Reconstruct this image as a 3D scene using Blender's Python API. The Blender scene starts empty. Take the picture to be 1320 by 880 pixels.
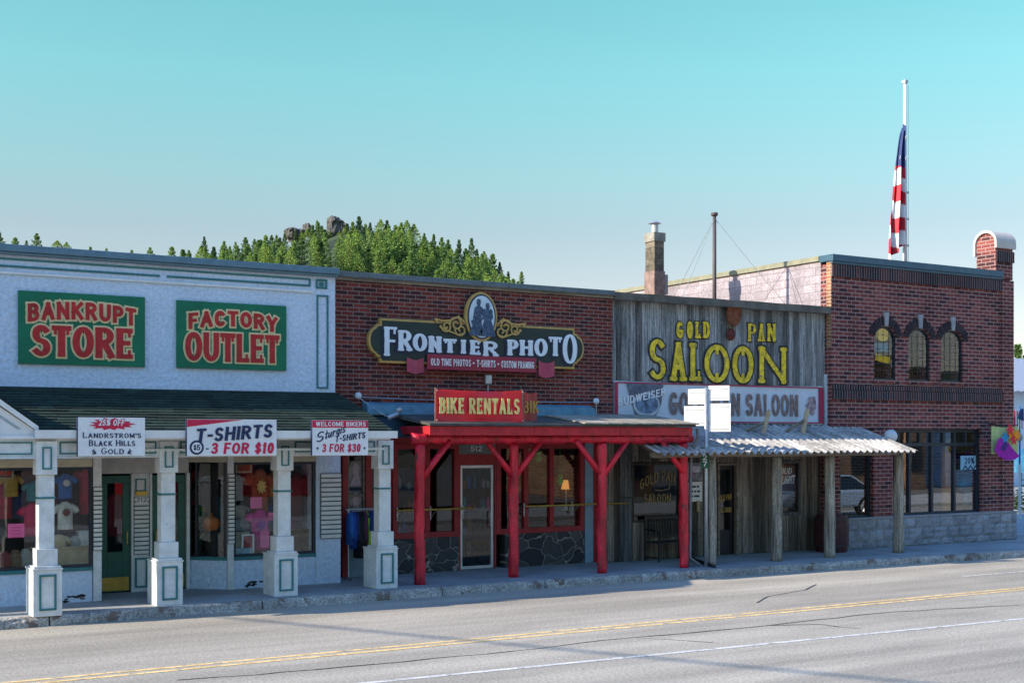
import bpy, bmesh, math, random
from math import sin, cos, tan, atan, atan2, radians, pi, sqrt, floor
from mathutils import Vector
random.seed(7)
SC = bpy.context.scene
COL = SC.collection

# ------------------------------------------------------------------ camera, sky, sun, exposure
W0, H0 = 1320.0, 880.0          # size of the photograph, used to measure it
FPX = 1650.0                    # focal length in photograph pixels
HOR = 563.0                     # horizon row
YAW = 31.1                      # camera turned right of the street's normal
HC = 2.85                       # camera height above the road
cam_d = bpy.data.cameras.new('camera')
cam = bpy.data.objects.new('camera', cam_d); COL.objects.link(cam)
cam.location = (0, 0, HC)
cam.rotation_euler = (pi/2, 0, -radians(YAW))
cam_d.sensor_width = 36; cam_d.lens = FPX/W0*36
cam_d.shift_y = (HOR-H0/2)/W0
cam_d.clip_start = 0.1; cam_d.clip_end = 5000
SC.camera = cam

SUN = Vector((-1.0, 0.15, 0.50)).normalized()
SUN_EL = math.asin(SUN.z); SUN_AZ = atan2(SUN.x, SUN.y)     # azimuth from +Y towards +X
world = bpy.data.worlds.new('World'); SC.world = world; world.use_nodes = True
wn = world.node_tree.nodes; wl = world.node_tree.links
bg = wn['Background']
sky = wn.new('ShaderNodeTexSky'); sky.sky_type = 'NISHITA'; sky.sun_disc = False
sky.sun_elevation = SUN_EL; sky.sun_rotation = SUN_AZ
sky.altitude = 1500; sky.air_density = 1.0; sky.dust_density = 1.2; sky.ozone_density = 1.0
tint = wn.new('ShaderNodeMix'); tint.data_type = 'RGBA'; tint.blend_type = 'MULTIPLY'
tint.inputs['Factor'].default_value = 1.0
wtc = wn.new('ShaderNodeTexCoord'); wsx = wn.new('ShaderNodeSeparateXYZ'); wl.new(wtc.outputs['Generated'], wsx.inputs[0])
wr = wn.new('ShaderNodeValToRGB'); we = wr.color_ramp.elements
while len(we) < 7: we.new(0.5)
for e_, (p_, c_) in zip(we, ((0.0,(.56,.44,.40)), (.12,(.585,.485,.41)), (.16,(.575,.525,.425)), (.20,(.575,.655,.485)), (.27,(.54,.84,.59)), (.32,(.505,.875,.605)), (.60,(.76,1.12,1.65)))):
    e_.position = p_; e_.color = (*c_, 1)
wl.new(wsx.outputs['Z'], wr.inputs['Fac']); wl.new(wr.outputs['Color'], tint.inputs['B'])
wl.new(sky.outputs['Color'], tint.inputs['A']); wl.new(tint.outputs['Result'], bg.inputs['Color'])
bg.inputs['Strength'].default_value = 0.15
sun_d = bpy.data.lights.new('sun', 'SUN'); sun_d.energy = 4.1; sun_d.angle = radians(0.5)
sun_d.color = (1.0, 0.88, 0.70)
sun = bpy.data.objects.new('sun', sun_d); COL.objects.link(sun)
sun.rotation_euler = (-SUN).to_track_quat('-Z', 'Y').to_euler()
SC.view_settings.view_transform = 'Standard'; SC.view_settings.look = 'None'
SC.view_settings.gamma = 1.0; SC.view_settings.exposure = 1.15
SC.cycles.transparent_max_bounces = 16

# ------------------------------------------------------------------ measuring the photograph
TY = radians(YAW)
def th(u): return TY+atan((u-W0/2)/FPX)
def U(u, D): return D*tan(th(u))                        # x on the vertical plane y = D
def dep(x, y): return x*sin(TY)+y*cos(TY)
def Zx(x, v, D): return HC+(HOR-v)*dep(x, D)/FPX        # height of row v at (x, D)
def Z(u, v, D): return Zx(U(u, D), v, D)
def G(u, v, z=0.15):
    d = (HC-z)*FPX/(v-HOR); rel = atan((u-W0/2)/FPX); t = rel+TY
    r = d/cos(rel); return (r*sin(t), r*cos(t))

# ------------------------------------------------------------------ materials
MATS = {}
def nodes(m):
    m.use_nodes = True; t = m.node_tree; return t, t.nodes, t.links, t.nodes['Principled BSDF']
def M(name, col, rough=0.7, var=0.12, scale=6.0, bump=0.0, bscale=40.0, metal=0.0, stretch=(1,1,1), spec=0.4, fine=0.0, tone=0.0, chip=None, chipscale=9.0, chipat=.62):
    if name in MATS: return MATS[name]
    m = bpy.data.materials.new(name); t, n, l, p = nodes(m)
    p.inputs['Roughness'].default_value = rough; p.inputs['Metallic'].default_value = metal
    p.inputs['Specular IOR Level'].default_value = spec
    tc = n.new('ShaderNodeTexCoord'); mp = n.new('ShaderNodeMapping'); mp.inputs['Scale'].default_value = stretch
    l.new(tc.outputs['Object'], mp.inputs['Vector'])
    nz = n.new('ShaderNodeTexNoise'); nz.inputs['Scale'].default_value = scale; nz.inputs['Detail'].default_value = 6; nz.inputs['Roughness'].default_value = 0.65
    l.new(mp.outputs['Vector'], nz.inputs['Vector'])
    mr = n.new('ShaderNodeMapRange'); mr.inputs['From Min'].default_value = 0.36; mr.inputs['From Max'].default_value = 0.64
    mr.inputs['To Min'].default_value = 1-var; mr.inputs['To Max'].default_value = 1+var
    l.new(nz.outputs['Fac'], mr.inputs['Value'])
    val = mr.outputs['Result']
    if fine:
        n2 = n.new('ShaderNodeTexNoise'); n2.inputs['Scale'].default_value = scale*14; n2.inputs['Detail'].default_value = 3
        l.new(mp.outputs['Vector'], n2.inputs['Vector'])
        r2 = n.new('ShaderNodeMapRange'); r2.inputs['From Min'].default_value = .36; r2.inputs['From Max'].default_value = .64
        r2.inputs['To Min'].default_value = 1-fine; r2.inputs['To Max'].default_value = 1+fine
        l.new(n2.outputs['Fac'], r2.inputs['Value'])
        mu = n.new('ShaderNodeMath'); mu.operation = 'MULTIPLY'; l.new(val, mu.inputs[0]); l.new(r2.outputs['Result'], mu.inputs[1]); val = mu.outputs[0]
    if tone:
        at = n.new('ShaderNodeAttribute'); at.attribute_name = 'tone'
        r3 = n.new('ShaderNodeMapRange'); r3.inputs['To Min'].default_value = 1-tone; r3.inputs['To Max'].default_value = 1+tone
        l.new(at.outputs['Fac'], r3.inputs['Value'])
        mu = n.new('ShaderNodeMath'); mu.operation = 'MULTIPLY'; l.new(val, mu.inputs[0]); l.new(r3.outputs['Result'], mu.inputs[1]); val = mu.outputs[0]
    vm = n.new('ShaderNodeVectorMath'); vm.operation = 'SCALE'; vm.inputs[0].default_value = col[:3]
    l.new(val, vm.inputs['Scale']); l.new(vm.outputs['Vector'], p.inputs['Base Color'])
    if chip:
        nc = n.new('ShaderNodeTexNoise'); nc.inputs['Scale'].default_value = chipscale; nc.inputs['Detail'].default_value = 9; nc.inputs['Roughness'].default_value = .7
        l.new(mp.outputs['Vector'], nc.inputs['Vector'])
        rc = n.new('ShaderNodeMapRange'); rc.inputs['From Min'].default_value = chipat; rc.inputs['From Max'].default_value = chipat+.03; l.new(nc.outputs['Fac'], rc.inputs['Value'])
        mc = n.new('ShaderNodeMix'); mc.data_type = 'RGBA'; mc.inputs['B'].default_value = (*chip, 1)
        l.new(rc.outputs['Result'], mc.inputs['Factor']); l.new(vm.outputs['Vector'], mc.inputs['A']); l.new(mc.outputs['Result'], p.inputs['Base Color'])
    if bump:
        nb = n.new('ShaderNodeTexNoise'); nb.inputs['Scale'].default_value = bscale; nb.inputs['Detail'].default_value = 5
        l.new(mp.outputs['Vector'], nb.inputs['Vector'])
        bp = n.new('ShaderNodeBump'); bp.inputs['Strength'].default_value = bump; bp.inputs['Distance'].default_value = 0.03
        l.new(nb.outputs['Fac'], bp.inputs['Height']); l.new(bp.outputs['Normal'], p.inputs['Normal'])
    MATS[name] = m; return m

def brick_mat(name, tones, mortar, bw=0.21, bh=0.065, ms=0.010, swap=False, spots=0.0, bump=0.5, rowvar=0.0):
    m = bpy.data.materials.new(name); t, n, l, p = nodes(m)
    p.inputs['Roughness'].default_value = 0.85; p.inputs['Specular IOR Level'].default_value = 0.25
    tc = n.new('ShaderNodeTexCoord'); sx = n.new('ShaderNodeSeparateXYZ'); l.new(tc.outputs['Object'], sx.inputs[0])
    ad = n.new('ShaderNodeMath'); ad.operation = 'ADD'; l.new(sx.outputs['X'], ad.inputs[0]); l.new(sx.outputs['Y'], ad.inputs[1])
    cb = n.new('ShaderNodeCombineXYZ')
    l.new(ad.outputs[0], cb.inputs['Y' if swap else 'X']); l.new(sx.outputs['Z'], cb.inputs['X' if swap else 'Y'])
    br = n.new('ShaderNodeTexBrick'); br.inputs['Scale'].default_value = 1.0
    br.offset = 0.0 if swap else 0.5
    br.inputs['Brick Width'].default_value = bw; br.inputs['Row Height'].default_value = bh; br.inputs['Mortar Size'].default_value = ms
    br.inputs['Mortar Smooth'].default_value = 0.2; br.inputs['Bias'].default_value = 0.0
    br.inputs['Color1'].default_value = (0,0,0,1); br.inputs['Color2'].default_value = (1,1,1,1); br.inputs['Mortar'].default_value = (.5,.5,.5,1)
    l.new(cb.outputs[0], br.inputs['Vector'])
    rp = n.new('ShaderNodeValToRGB'); rp.color_ramp.interpolation = 'CONSTANT'
    els = rp.color_ramp.elements
    while len(els) < len(tones): els.new(0.5)
    for i, (pos, c) in enumerate(tones):
        els[i].position = pos; els[i].color = (*c, 1)
    l.new(br.outputs['Color'], rp.inputs['Fac'])
    nz = n.new('ShaderNodeTexNoise'); nz.inputs['Scale'].default_value = 25; nz.inputs['Detail'].default_value = 6
    l.new(tc.outputs['Object'], nz.inputs['Vector'])
    mr = n.new('ShaderNodeMapRange'); mr.inputs['From Min'].default_value = .3; mr.inputs['From Max'].default_value = .7; mr.inputs['To Min'].default_value = .7; mr.inputs['To Max'].default_value = 1.3
    l.new(nz.outputs['Fac'], mr.inputs['Value'])
    big = n.new('ShaderNodeTexNoise'); big.inputs['Scale'].default_value = 1.1; big.inputs['Detail'].default_value = 4
    l.new(tc.outputs['Object'], big.inputs['Vector'])
    mr2 = n.new('ShaderNodeMapRange'); mr2.inputs['From Min'].default_value = .3; mr2.inputs['From Max'].default_value = .7; mr2.inputs['To Min'].default_value = .68; mr2.inputs['To Max'].default_value = 1.32
    l.new(big.outputs['Fac'], mr2.inputs['Value'])
    mu = n.new('ShaderNodeMath'); mu.operation = 'MULTIPLY'; l.new(mr.outputs['Result'], mu.inputs[0]); l.new(mr2.outputs['Result'], mu.inputs[1])
    vm = n.new('ShaderNodeVectorMath'); vm.operation = 'SCALE'; l.new(rp.outputs['Color'], vm.inputs[0]); l.new(mu.outputs[0], vm.inputs['Scale'])
    mx = n.new('ShaderNodeMix'); mx.data_type = 'RGBA'; mx.inputs['B'].default_value = (*mortar, 1)
    # mortar partly worn or stained
    mm = n.new('ShaderNodeMath'); mm.operation = 'MULTIPLY'; l.new(br.outputs['Fac'], mm.inputs[0]); l.new(mr2.outputs['Result'], mm.inputs[1]); mm.use_clamp = True
    l.new(mm.outputs[0], mx.inputs['Factor']); l.new(vm.outputs['Vector'], mx.inputs['A'])
    out = mx.outputs['Result']
    if spots:
        ns = n.new('ShaderNodeTexNoise'); ns.inputs['Scale'].default_value = 5.5; ns.inputs['Detail'].default_value = 8; ns.inputs['Roughness'].default_value = .75
        l.new(tc.outputs['Object'], ns.inputs['Vector'])
        r = n.new('ShaderNodeMapRange'); r.inputs['From Min'].default_value = .62; r.inputs['From Max'].default_value = .72; r.inputs['To Max'].default_value = spots
        l.new(ns.outputs['Fac'], r.inputs['Value'])
        m2 = n.new('ShaderNodeMix'); m2.data_type = 'RGBA'; m2.inputs['B'].default_value = (.5,.44,.42,1)
        l.new(r.outputs['Result'], m2.inputs['Factor']); l.new(out, m2.inputs['A']); out = m2.outputs['Result']
    l.new(out, p.inputs['Base Color'])
    bp = n.new('ShaderNodeBump'); bp.inputs['Strength'].default_value = bump; bp.inputs['Distance'].default_value = 0.012; bp.invert = True
    l.new(br.outputs['Fac'], bp.inputs['Height'])
    l.new(bp.outputs['Normal'], p.inputs['Normal'])
    return m

def glass_mat(name, k, trans, base=0.0):
    m = bpy.data.materials.new(name); t, n, l, p = nodes(m)
    n.remove(p); out = n['Material Output']
    tr = n.new('ShaderNodeBsdfTransparent'); tr.inputs['Color'].default_value = (*trans, 1)
    gl = n.new('ShaderNodeBsdfGlossy'); gl.inputs['Roughness'].default_value = 0.0; gl.inputs['Color'].default_value = (.95,.97,1,1)
    nz = n.new('ShaderNodeTexNoise'); nz.inputs['Scale'].default_value = 0.9
    tc = n.new('ShaderNodeTexCoord'); l.new(tc.outputs['Object'], nz.inputs['Vector'])
    bp = n.new('ShaderNodeBump'); bp.inputs['Strength'].default_value = 0.05; bp.inputs['Distance'].default_value = .03
    l.new(nz.outputs['Fac'], bp.inputs['Height']); l.new(bp.outputs['Normal'], gl.inputs['Normal'])
    fr = n.new('ShaderNodeFresnel'); ge = n.new('ShaderNodeNewGeometry'); io = n.new('ShaderNodeMapRange')   # same index on both faces of the pane
    io.inputs['To Min'].default_value = 1.5; io.inputs['To Max'].default_value = 1/1.5; l.new(ge.outputs['Backfacing'], io.inputs['Value']); l.new(io.outputs['Result'], fr.inputs['IOR'])
    ma = n.new('ShaderNodeMath'); ma.operation = 'MULTIPLY_ADD'; ma.use_clamp = True
    ma.inputs[1].default_value = k; ma.inputs[2].default_value = base
    l.new(fr.outputs[0], ma.inputs[0])
    mx = n.new('ShaderNodeMixShader'); l.new(ma.outputs[0], mx.inputs[0]); l.new(tr.outputs[0], mx.inputs[1]); l.new(gl.outputs[0], mx.inputs[2])
    l.new(mx.outputs[0], out.inputs['Surface'])
    return m
def emit_mat(name, col, s):
    m = bpy.data.materials.new(name); t, n, l, p = nodes(m)
    p.inputs['Base Color'].default_value = (*col,1); p.inputs['Emission Color'].default_value = (*col,1); p.inputs['Emission Strength'].default_value = s
    return m

# ------------------------------------------------------------------ mesh builder
class MB:
    def __init__(s): s.v=[]; s.f=[]; s.mi=[]; s.tn=[]; s.m=0; s.t=0.5
    def add(s, vs, fs):
        o=len(s.v); s.v+= [tuple(a) for a in vs]
        for f in fs: s.f.append([o+i for i in f]); s.mi.append(s.m); s.tn.append(s.t)
    def box(s,x0,x1,y0,y1,z0,z1):
        s.add([(x0,y0,z0),(x1,y0,z0),(x1,y1,z0),(x0,y1,z0),(x0,y0,z1),(x1,y0,z1),(x1,y1,z1),(x0,y1,z1)],
              [(3,2,1,0),(4,5,6,7),(0,1,5,4),(1,2,6,5),(2,3,7,6),(3,0,4,7)])
        return s
    def quad(s,a,b,c,d): s.add([a,b,c,d],[(0,1,2,3)]); return s
    def prism(s, poly, y0, y1):            # outline in x,z given depth from y0 to y1
        n=len(poly)
        s.add([(x,y0,z) for x,z in poly]+[(x,y1,z) for x,z in poly],
              [tuple(range(n)), tuple(range(2*n-1,n-1,-1))]+[(i,i+n,(i+1)%n+n,(i+1)%n) for i in range(n)]); return s
    def prismx(s, poly, x0, x1):           # outline in y,z
        n=len(poly)
        s.add([(x0,y,z) for y,z in poly]+[(x1,y,z) for y,z in poly],
              [tuple(range(n)), tuple(range(2*n-1,n-1,-1))]+[(i,i+n,(i+1)%n+n,(i+1)%n) for i in range(n)]); return s
    def prismz(s, poly, z0, z1):           # outline in x,y
        n=len(poly)
        s.add([(x,y,z0) for x,y in poly]+[(x,y,z1) for x,y in poly],
              [tuple(range(n)), tuple(range(2*n-1,n-1,-1))]+[(i,i+n,(i+1)%n+n,(i+1)%n) for i in range(n)]); return s
    def loft(s, rings, cap=True, close=True):
        n=len(rings[0]); o=[]; vs=[]
        for r in rings: vs+=r
        fs=[]
        for k in range(len(rings)-1):
            for i in range(n if close else n-1):
                j=(i+1)%n; fs.append((k*n+i,k*n+j,(k+1)*n+j,(k+1)*n+i))
        if cap: fs.append(tuple(range(n-1,-1,-1))); fs.append(tuple((len(rings)-1)*n+i for i in range(n)))
        s.add(vs,fs); return s
    def tube(s, pts, r, n=8, jit=0.0):
        pts=[Vector(p) for p in pts]; rings=[]; 
        rs = r if isinstance(r,(list,tuple)) else [r]*len(pts)
        up=None
        for i,p in enumerate(pts):
            d=(pts[min(i+1,len(pts)-1)]-pts[max(i-1,0)]).normalized()
            if up is None:
                up=Vector((0,0,1)) if abs(d.z)<.9 else Vector((1,0,0))
            a=d.cross(up).normalized(); b=a.cross(d).normalized(); up=b
            rings.append([tuple(p+(a*cos(2*pi*k/n)+b*sin(2*pi*k/n))*rs[i]*(1+random.uniform(-jit,jit))) for k in range(n)])
        return s.loft(rings)
    def frame(s,x0,x1,z0,z1,y0,y1,w):
        s.box(x0,x1,y0,y1,z1-w,z1); s.box(x0,x1,y0,y1,z0,z0+w); s.box(x0,x0+w,y0,y1,z0+w,z1-w); s.box(x1-w,x1,y0,y1,z0+w,z1-w); return s
    def ball(s,c,r,n=14,m=9,sq=(1,1,1)):
        rings=[]
        for k in range(1,m):
            a=pi*k/m
            rings.append([(c[0]+r*sq[0]*sin(a)*cos(2*pi*i/n), c[1]+r*sq[1]*sin(a)*sin(2*pi*i/n), c[2]-r*sq[2]*cos(a)) for i in range(n)])
        return s.loft(rings)
    def build(s, name, mats, parent=None, smooth=False, bevel=0.0, origin=None):
        if not isinstance(mats,(list,tuple)): mats=[mats]
        root=parent
        while root is not None and root.parent is not None: root=root.parent
        off = Vector(root.location) if root is not None else Vector(origin or (0,0,0))
        me=bpy.data.meshes.new(name)
        me.from_pydata([tuple(Vector(a)-off) for a in s.v],[],s.f)
        for m in mats: me.materials.append(m)
        for pl,i in zip(me.polygons,s.mi): pl.material_index=i; pl.use_smooth=smooth
        if len(set(s.tn))>1:
            at=me.attributes.new('tone','FLOAT','FACE'); at.data.foreach_set('value',s.tn)
        bm=bmesh.new(); bm.from_mesh(me)
        bmesh.ops.recalc_face_normals(bm,faces=bm.faces)
        bm.to_mesh(me); bm.free()
        ob=bpy.data.objects.new(name,me); COL.objects.link(ob)
        if parent is not None: ob.parent=parent
        else: ob.location=off
        if bevel:
            b=ob.modifiers.new('bevel','BEVEL'); b.width=bevel; b.segments=2; b.limit_method='ANGLE'
        return ob

def box(x0,x1,y0,y1,z0,z1): return MB().box(x0,x1,y0,y1,z0,z1)
def thing(name, loc, label, cat, group=None):
    o=bpy.data.objects.new(name,None); COL.objects.link(o); o.location=loc; o.empty_display_size=.2
    return tag(o,label,cat,group)
def tag(o,label=None,cat=None,group=None,kind=None):
    if label: o['label']=label
    if cat: o['category']=cat
    if group: o['group']=group
    if kind: o['kind']=kind
    return o
def struct(o, kind='structure'): o['kind']=kind; return o
def copy_tree(o,parent=None):
    c=o.copy(); COL.objects.link(c); c.parent=parent
    for ch in list(o.children): copy_tree(ch,c)
    return c

# ------------------------------------------------------------------ lettering drawn with a pen
def arc(cx,cy,rx,ry,a0,a1,n=9):
    return [(cx+rx*cos(radians(a0+(a1-a0)*i/n)), cy+ry*sin(radians(a0+(a1-a0)*i/n))) for i in range(n+1)]
O_ = arc(.5,.5,.5,.5,90,450,22)
GL = {   # glyph: (width, [(points, ends that take a serif), ...])
'A':(.95,[([(0,0),(.5,1)],'0'),([(.5,1),(1,0)],'1'),([(.2,.34),(.8,.34)],'')]),
'B':(.82,[([(0,0),(0,1)],'01'),([(0,1),(.5,1)]+arc(.5,.77,.4,.23,90,-90)+[(0,.54)],''),([(0,.54),(.55,.54)]+arc(.55,.27,.45,.27,90,-90)+[(0,0)],'')]),
'C':(.85,[(arc(.5,.5,.5,.5,45,315,16),'')]),
'D':(.88,[([(0,0),(0,1)],'01'),([(0,1),(.4,1)]+arc(.4,.5,.6,.5,90,-90,14)+[(0,0)],'')]),
'E':(.75,[([(0,0),(0,1)],'01'),([(0,1),(1,1)],'t'),([(0,.52),(.75,.52)],''),([(0,0),(1,0)],'t')]),
'F':(.72,[([(0,0),(0,1)],'01'),([(0,1),(1,1)],'t'),([(0,.52),(.75,.52)],'')]),
'G':(.9,[(arc(.5,.5,.5,.5,50,330,16)+[(1,.45)],''),([(.55,.45),(1.05,.45)],'')]),
'H':(.9,[([(0,0),(0,1)],'01'),([(1,0),(1,1)],'01'),([(0,.52),(1,.52)],'')]),
'I':(.16,[([(.5,0),(.5,1)],'01')]),
'K':(.88,[([(0,0),(0,1)],'01'),([(0,.42),(.95,1)],'1'),([(.3,.6),(1,0)],'1')]),
'L':(.72,[([(0,0),(0,1)],'01'),([(0,0),(1,0)],'t')]),
'M':(1.05,[([(0,0),(0,1)],'01'),([(0,1),(.5,.15)],''),([(.5,.15),(1,1)],''),([(1,0),(1,1)],'01')]),
'N':(.92,[([(0,0),(0,1)],'01'),([(0,1),(1,0)],''),([(1,0),(1,1)],'1')]),
'O':(.92,[(O_,'')]),
'P':(.8,[([(0,0),(0,1)],'01'),([(0,1),(.5,1)]+arc(.5,.74,.5,.26,90,-90)+[(0,.48)],'')]),
'R':(.86,[([(0,0),(0,1)],'01'),([(0,1),(.5,1)]+arc(.5,.76,.45,.24,90,-90)+[(0,.52)],''),([(.45,.52),(1,0)],'1')]),
'S':(.76,[(arc(.5,.745,.46,.255,35,270,12)+arc(.5,.245,.5,.245,90,-145,12),'')]),
'T':(.82,[([(.5,0),(.5,1)],'0'),([(0,1),(1,1)],'tT')]),
'U':(.88,[([(0,1),(0,.36)]+arc(.5,.36,.5,.36,180,360,12)+[(1,1)],'01')]),
'V':(.9,[([(0,1),(.5,0)],'0'),([(.5,0),(1,1)],'1')]),
'W':(1.2,[([(0,1),(.25,0)],'0'),([(.25,0),(.5,1)],''),([(.5,1),(.75,0)],''),([(.75,0),(1,1)],'1')]),
'Y':(.88,[([(0,1),(.5,.45)],'0'),([(1,1),(.5,.45)],'0'),([(.5,.45),(.5,0)],'1')]),
'0':(.7,[(O_,'')]),
'1':(.35,[([(.15,.8),(.6,1)],''),([(.6,1),(.6,0)],'')]),
'2':(.7,[(arc(.5,.72,.5,.28,165,-30,12)+[(0,0)],''),([(0,0),(1,0)],'')]),
'3':(.7,[(arc(.45,.76,.48,.24,150,-80,11),''),(arc(.45,.26,.55,.26,95,-150,11),'')]),
'5':(.7,[([(.95,1),(.1,1),(.05,.56)],''),(arc(.45,.32,.55,.32,140,-150,13),'')]),
'7':(.65,[([(0,1),(1,1)],''),([(1,1),(.35,0)],'')]),
'$':(.72,[(arc(.5,.72,.46,.2,30,270,12)+arc(.5,.28,.5,.22,90,-150,12),''),([(.5,-.05),(.5,1.05)],'')]),
'%':(.95,[([(.15,0),(.85,1)],''),(arc(.2,.76,.2,.22,0,360,12),''),(arc(.8,.24,.2,.22,0,360,12),'')]),
'-':(.4,[([(0,.45),(1,.45)],'')]),
"'":(.1,[([(.5,1),(.5,.72)],'')]),
'.':(.1,[([(.5,.42),(.5,.5)],'')]),
'*':(.5,[([(.5,.3),(.5,.75)],''),([(.15,.4),(.85,.65)],''),([(.15,.65),(.85,.4)],'')]),
's':(.5,[(arc(.5,.47,.42,.17,30,265,9)+arc(.5,.15,.46,.15,90,-150,9),'')]),
't':(.4,[([(.5,.95),(.4,.12),(.6,0),(.95,.1)],''),([(.05,.62),(.95,.62)],'')]),
'u':(.55,[([(.1,.6),(.05,.15),(.3,0),(.6,.08),(.9,.6)],''),([(.9,.6),(.85,0)],'')]),
'r':(.45,[([(.1,.6),(.1,0)],''),([(.1,.35),(.5,.6),(.95,.55)],'')]),
'g':(.55,[(arc(.45,.33,.42,.28,0,360,12),''),([(.95,.6),(.9,-.15),(.5,-.32),(.1,-.2)],'')]),
'i':(.15,[([(.5,.6),(.5,0)],''),([(.5,.82),(.5,.9)],'')]),
}
def ribbon(mb, pts, px, py, y, depth):
    # split at sharp corners, thicken with a flat pen, square ends
    runs=[]; cur=[pts[0]]
    for i in range(1,len(pts)):
        cur.append(pts[i])
        if i<len(pts)-1:
            a=Vector((pts[i][0]-pts[i-1][0],pts[i][1]-pts[i-1][1])); b=Vector((pts[i+1][0]-pts[i][0],pts[i+1][1]-pts[i][1]))
            if a.length>1e-9 and b.length>1e-9 and a.normalized().dot(b.normalized())<0.7:
                runs.append(cur); cur=[pts[i]]
    runs.append(cur)
    for r in runs:
        r=[Vector(q) for q in r]
        if len(r)<2: continue
        closed=(r[0]-r[-1]).length<1e-6 and len(r)>3
        if not closed:
            d=(r[0]-r[1]).normalized(); r[0]=r[0]+Vector((d.x*px/2,d.y*py/2))
            d=(r[-1]-r[-2]).normalized(); r[-1]=r[-1]+Vector((d.x*px/2,d.y*py/2))
        A=[];B=[]
        for i in range(len(r)):
            if closed: d=(r[(i+1)%(len(r)-1)]-r[(i-1) if i>0 else len(r)-2])
            else: d=r[min(i+1,len(r)-1)]-r[max(i-1,0)]
            d.normalize(); nx,ny=-d.y,d.x
            o=Vector((nx*px/2,ny*py/2)); A.append(r[i]+o); B.append(r[i]-o)
        e=mb.k=getattr(mb,'k',0)+1; yy=y-(e%17)*0.00035
        n=len(r); vs=[(p.x,yy-depth,p.y) for p in A]+[(p.x,yy-depth,p.y) for p in B]+[(p.x,y+.002,p.y) for p in A]+[(p.x,y+.002,p.y) for p in B]
        fs=[]
        for i in range(n-1):
            fs+= [(i,i+1,n+i+1,n+i),(2*n+i,2*n+i+1,i+1,i),(n+i,n+i+1,3*n+i+1,3*n+i)]
        fs+= [(0,n,3*n,2*n),(n-1,2*n-1,4*n-1,3*n-1)]
        mb.add(vs,fs)
def glyph(mb, ch, x0,x1,z0,z1,y,tx,ty,depth=.006,serif=0.0,grow=0.0,warp=None,shear=0.0):
    """one letter filling the box; tx, ty = stem and bar thickness in metres"""
    w,st=GL[ch]
    tx=min(tx,(x1-x0)*.95) if ch not in "I'.i" else tx
    sf = serif*tx if serif else 0
    ix = tx/2+ (sf*.5 if ch in 'AHKMNRBDEFLPUVWXYI' else 0)
    def mp(p):
        x=x0+ix+(x1-x0-2*ix)*p[0] if (x1-x0)>2*ix else (x0+x1)/2
        z=z0+ty/2+(z1-z0-ty)*p[1]
        if shear: x+= (z-z0)*shear
        return warp(x,z) if warp else (x,z)
    for pts,ser in st:
        q=[mp(p) for p in pts]
        ribbon(mb,q,tx+2*grow,ty+2*grow,y,depth)
        if serif:
            for k,e in (('0',0),('1',-1)):
                if k in ser and pts[e][1] in (0,1):
                    c=q[e]; ribbon(mb,[(c[0]-tx*.35-sf,c[1]),(c[0]+tx*.35+sf,c[1])],tx*.1+2*grow,ty*.75+2*grow,y,depth)
            if 't' in ser or 'T' in ser:
                for e,k in ((-1,'t'),(0,'T')):
                    if k in ser:
                        c=q[e]; dz=(z1-z0)*.17*(1 if pts[e][1]==0 else -1)
                        ribbon(mb,[(c[0],c[1]),(c[0],c[1]+dz)],tx*.4+2*grow,ty*.6+2*grow,y,depth)
def text(mb, s, x0,x1,z0,z1,y,tx,ty,depth=.006,serif=0.0,grow=0.0,warp=None,shear=0.0,gap=.16,space=.45,small=None):
    """a line of text filling the box; tx, ty are fractions of the height"""
    h=z1-z0; adv=[]; 
    for i,c in enumerate(s):
        if c==' ': adv.append(space); continue
        k=1.0
        if small and i not in small[1]: k=small[0]
        adv.append(GL[c][0]*k*.8+tx*(.35+serif*.8)+gap)
    tot=sum(adv)-gap; sc=(x1-x0)/tot; x=x0
    idx=0
    for i,c in enumerate(s):
        if c!=' ':
            k=1.0
            if small and i not in small[1]: k=small[0]
            wd=(adv[i]-gap)*sc
            glyph(mb,c,x,x+wd,z0,z0+h*k,y,tx*h*min(1,sc/h*1.05+.0),ty*h,depth,serif,grow,warp,shear)
        x+=adv[i]*sc

# ------------------------------------------------------------------ palette
mStucco = M('white_stucco',(.52,.61,.73),.9,.045,1.3,1.0,13,fine=.10,chip=(.40,.47,.56),chipscale=6,chipat=.66)
mWhite  = M('white_paint',(.66,.67,.66),.6,.07,4,.1,60)
mWorn   = M('worn_white_paint',(.60,.61,.59),.65,.12,5,.25,30,fine=.08,chip=(.26,.25,.22),chipscale=7,chipat=.655)
mTeal   = M('teal_paint',(.03,.16,.17),.55,.15)
mGreen  = M('green_door_paint',(.012,.09,.065),.45,.12)
mCap    = M('blue_grey_metal',(.11,.19,.25),.45,.12,metal=.2)
mShing  = M('green_shingle',(.013,.030,.022),.95,.25,5,.6,90,fine=.35,tone=.35)
mRed    = M('red_paint',(.42,.012,.022),.5,.25,6,.35,25,fine=.15,chip=(.15,.04,.03),chipscale=6,chipat=.64)
mRedLog = M('red_log_paint',(.50,.012,.030),.45,.40,5,1.0,14,stretch=(1,1,.35),fine=.25,chip=(.13,.03,.03),chipscale=8,chipat=.60)
mRedFr  = M('dark_red_frame',(.27,.014,.018),.55,.22,fine=.15,chip=(.10,.03,.03),chipscale=7,chipat=.64)
mGold   = M('gold_paint',(.42,.27,.08),.5,.15)
mDull   = M('dull_gilt',(.23,.16,.06),.6,.35,9)
mYellow = M('faded_yellow_paint',(.62,.46,.03),.8,.3,9)
mCream  = M('cream_paint',(.66,.52,.28),.7,.06)
mSignR  = M('sign_red',(.42,.015,.016),.6,.20)
mSignG  = M('sign_green',(.0,.135,.065),.6,.16,2)
mSignD  = M('sign_dark_green',(.012,.026,.022),.5,.1)
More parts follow.
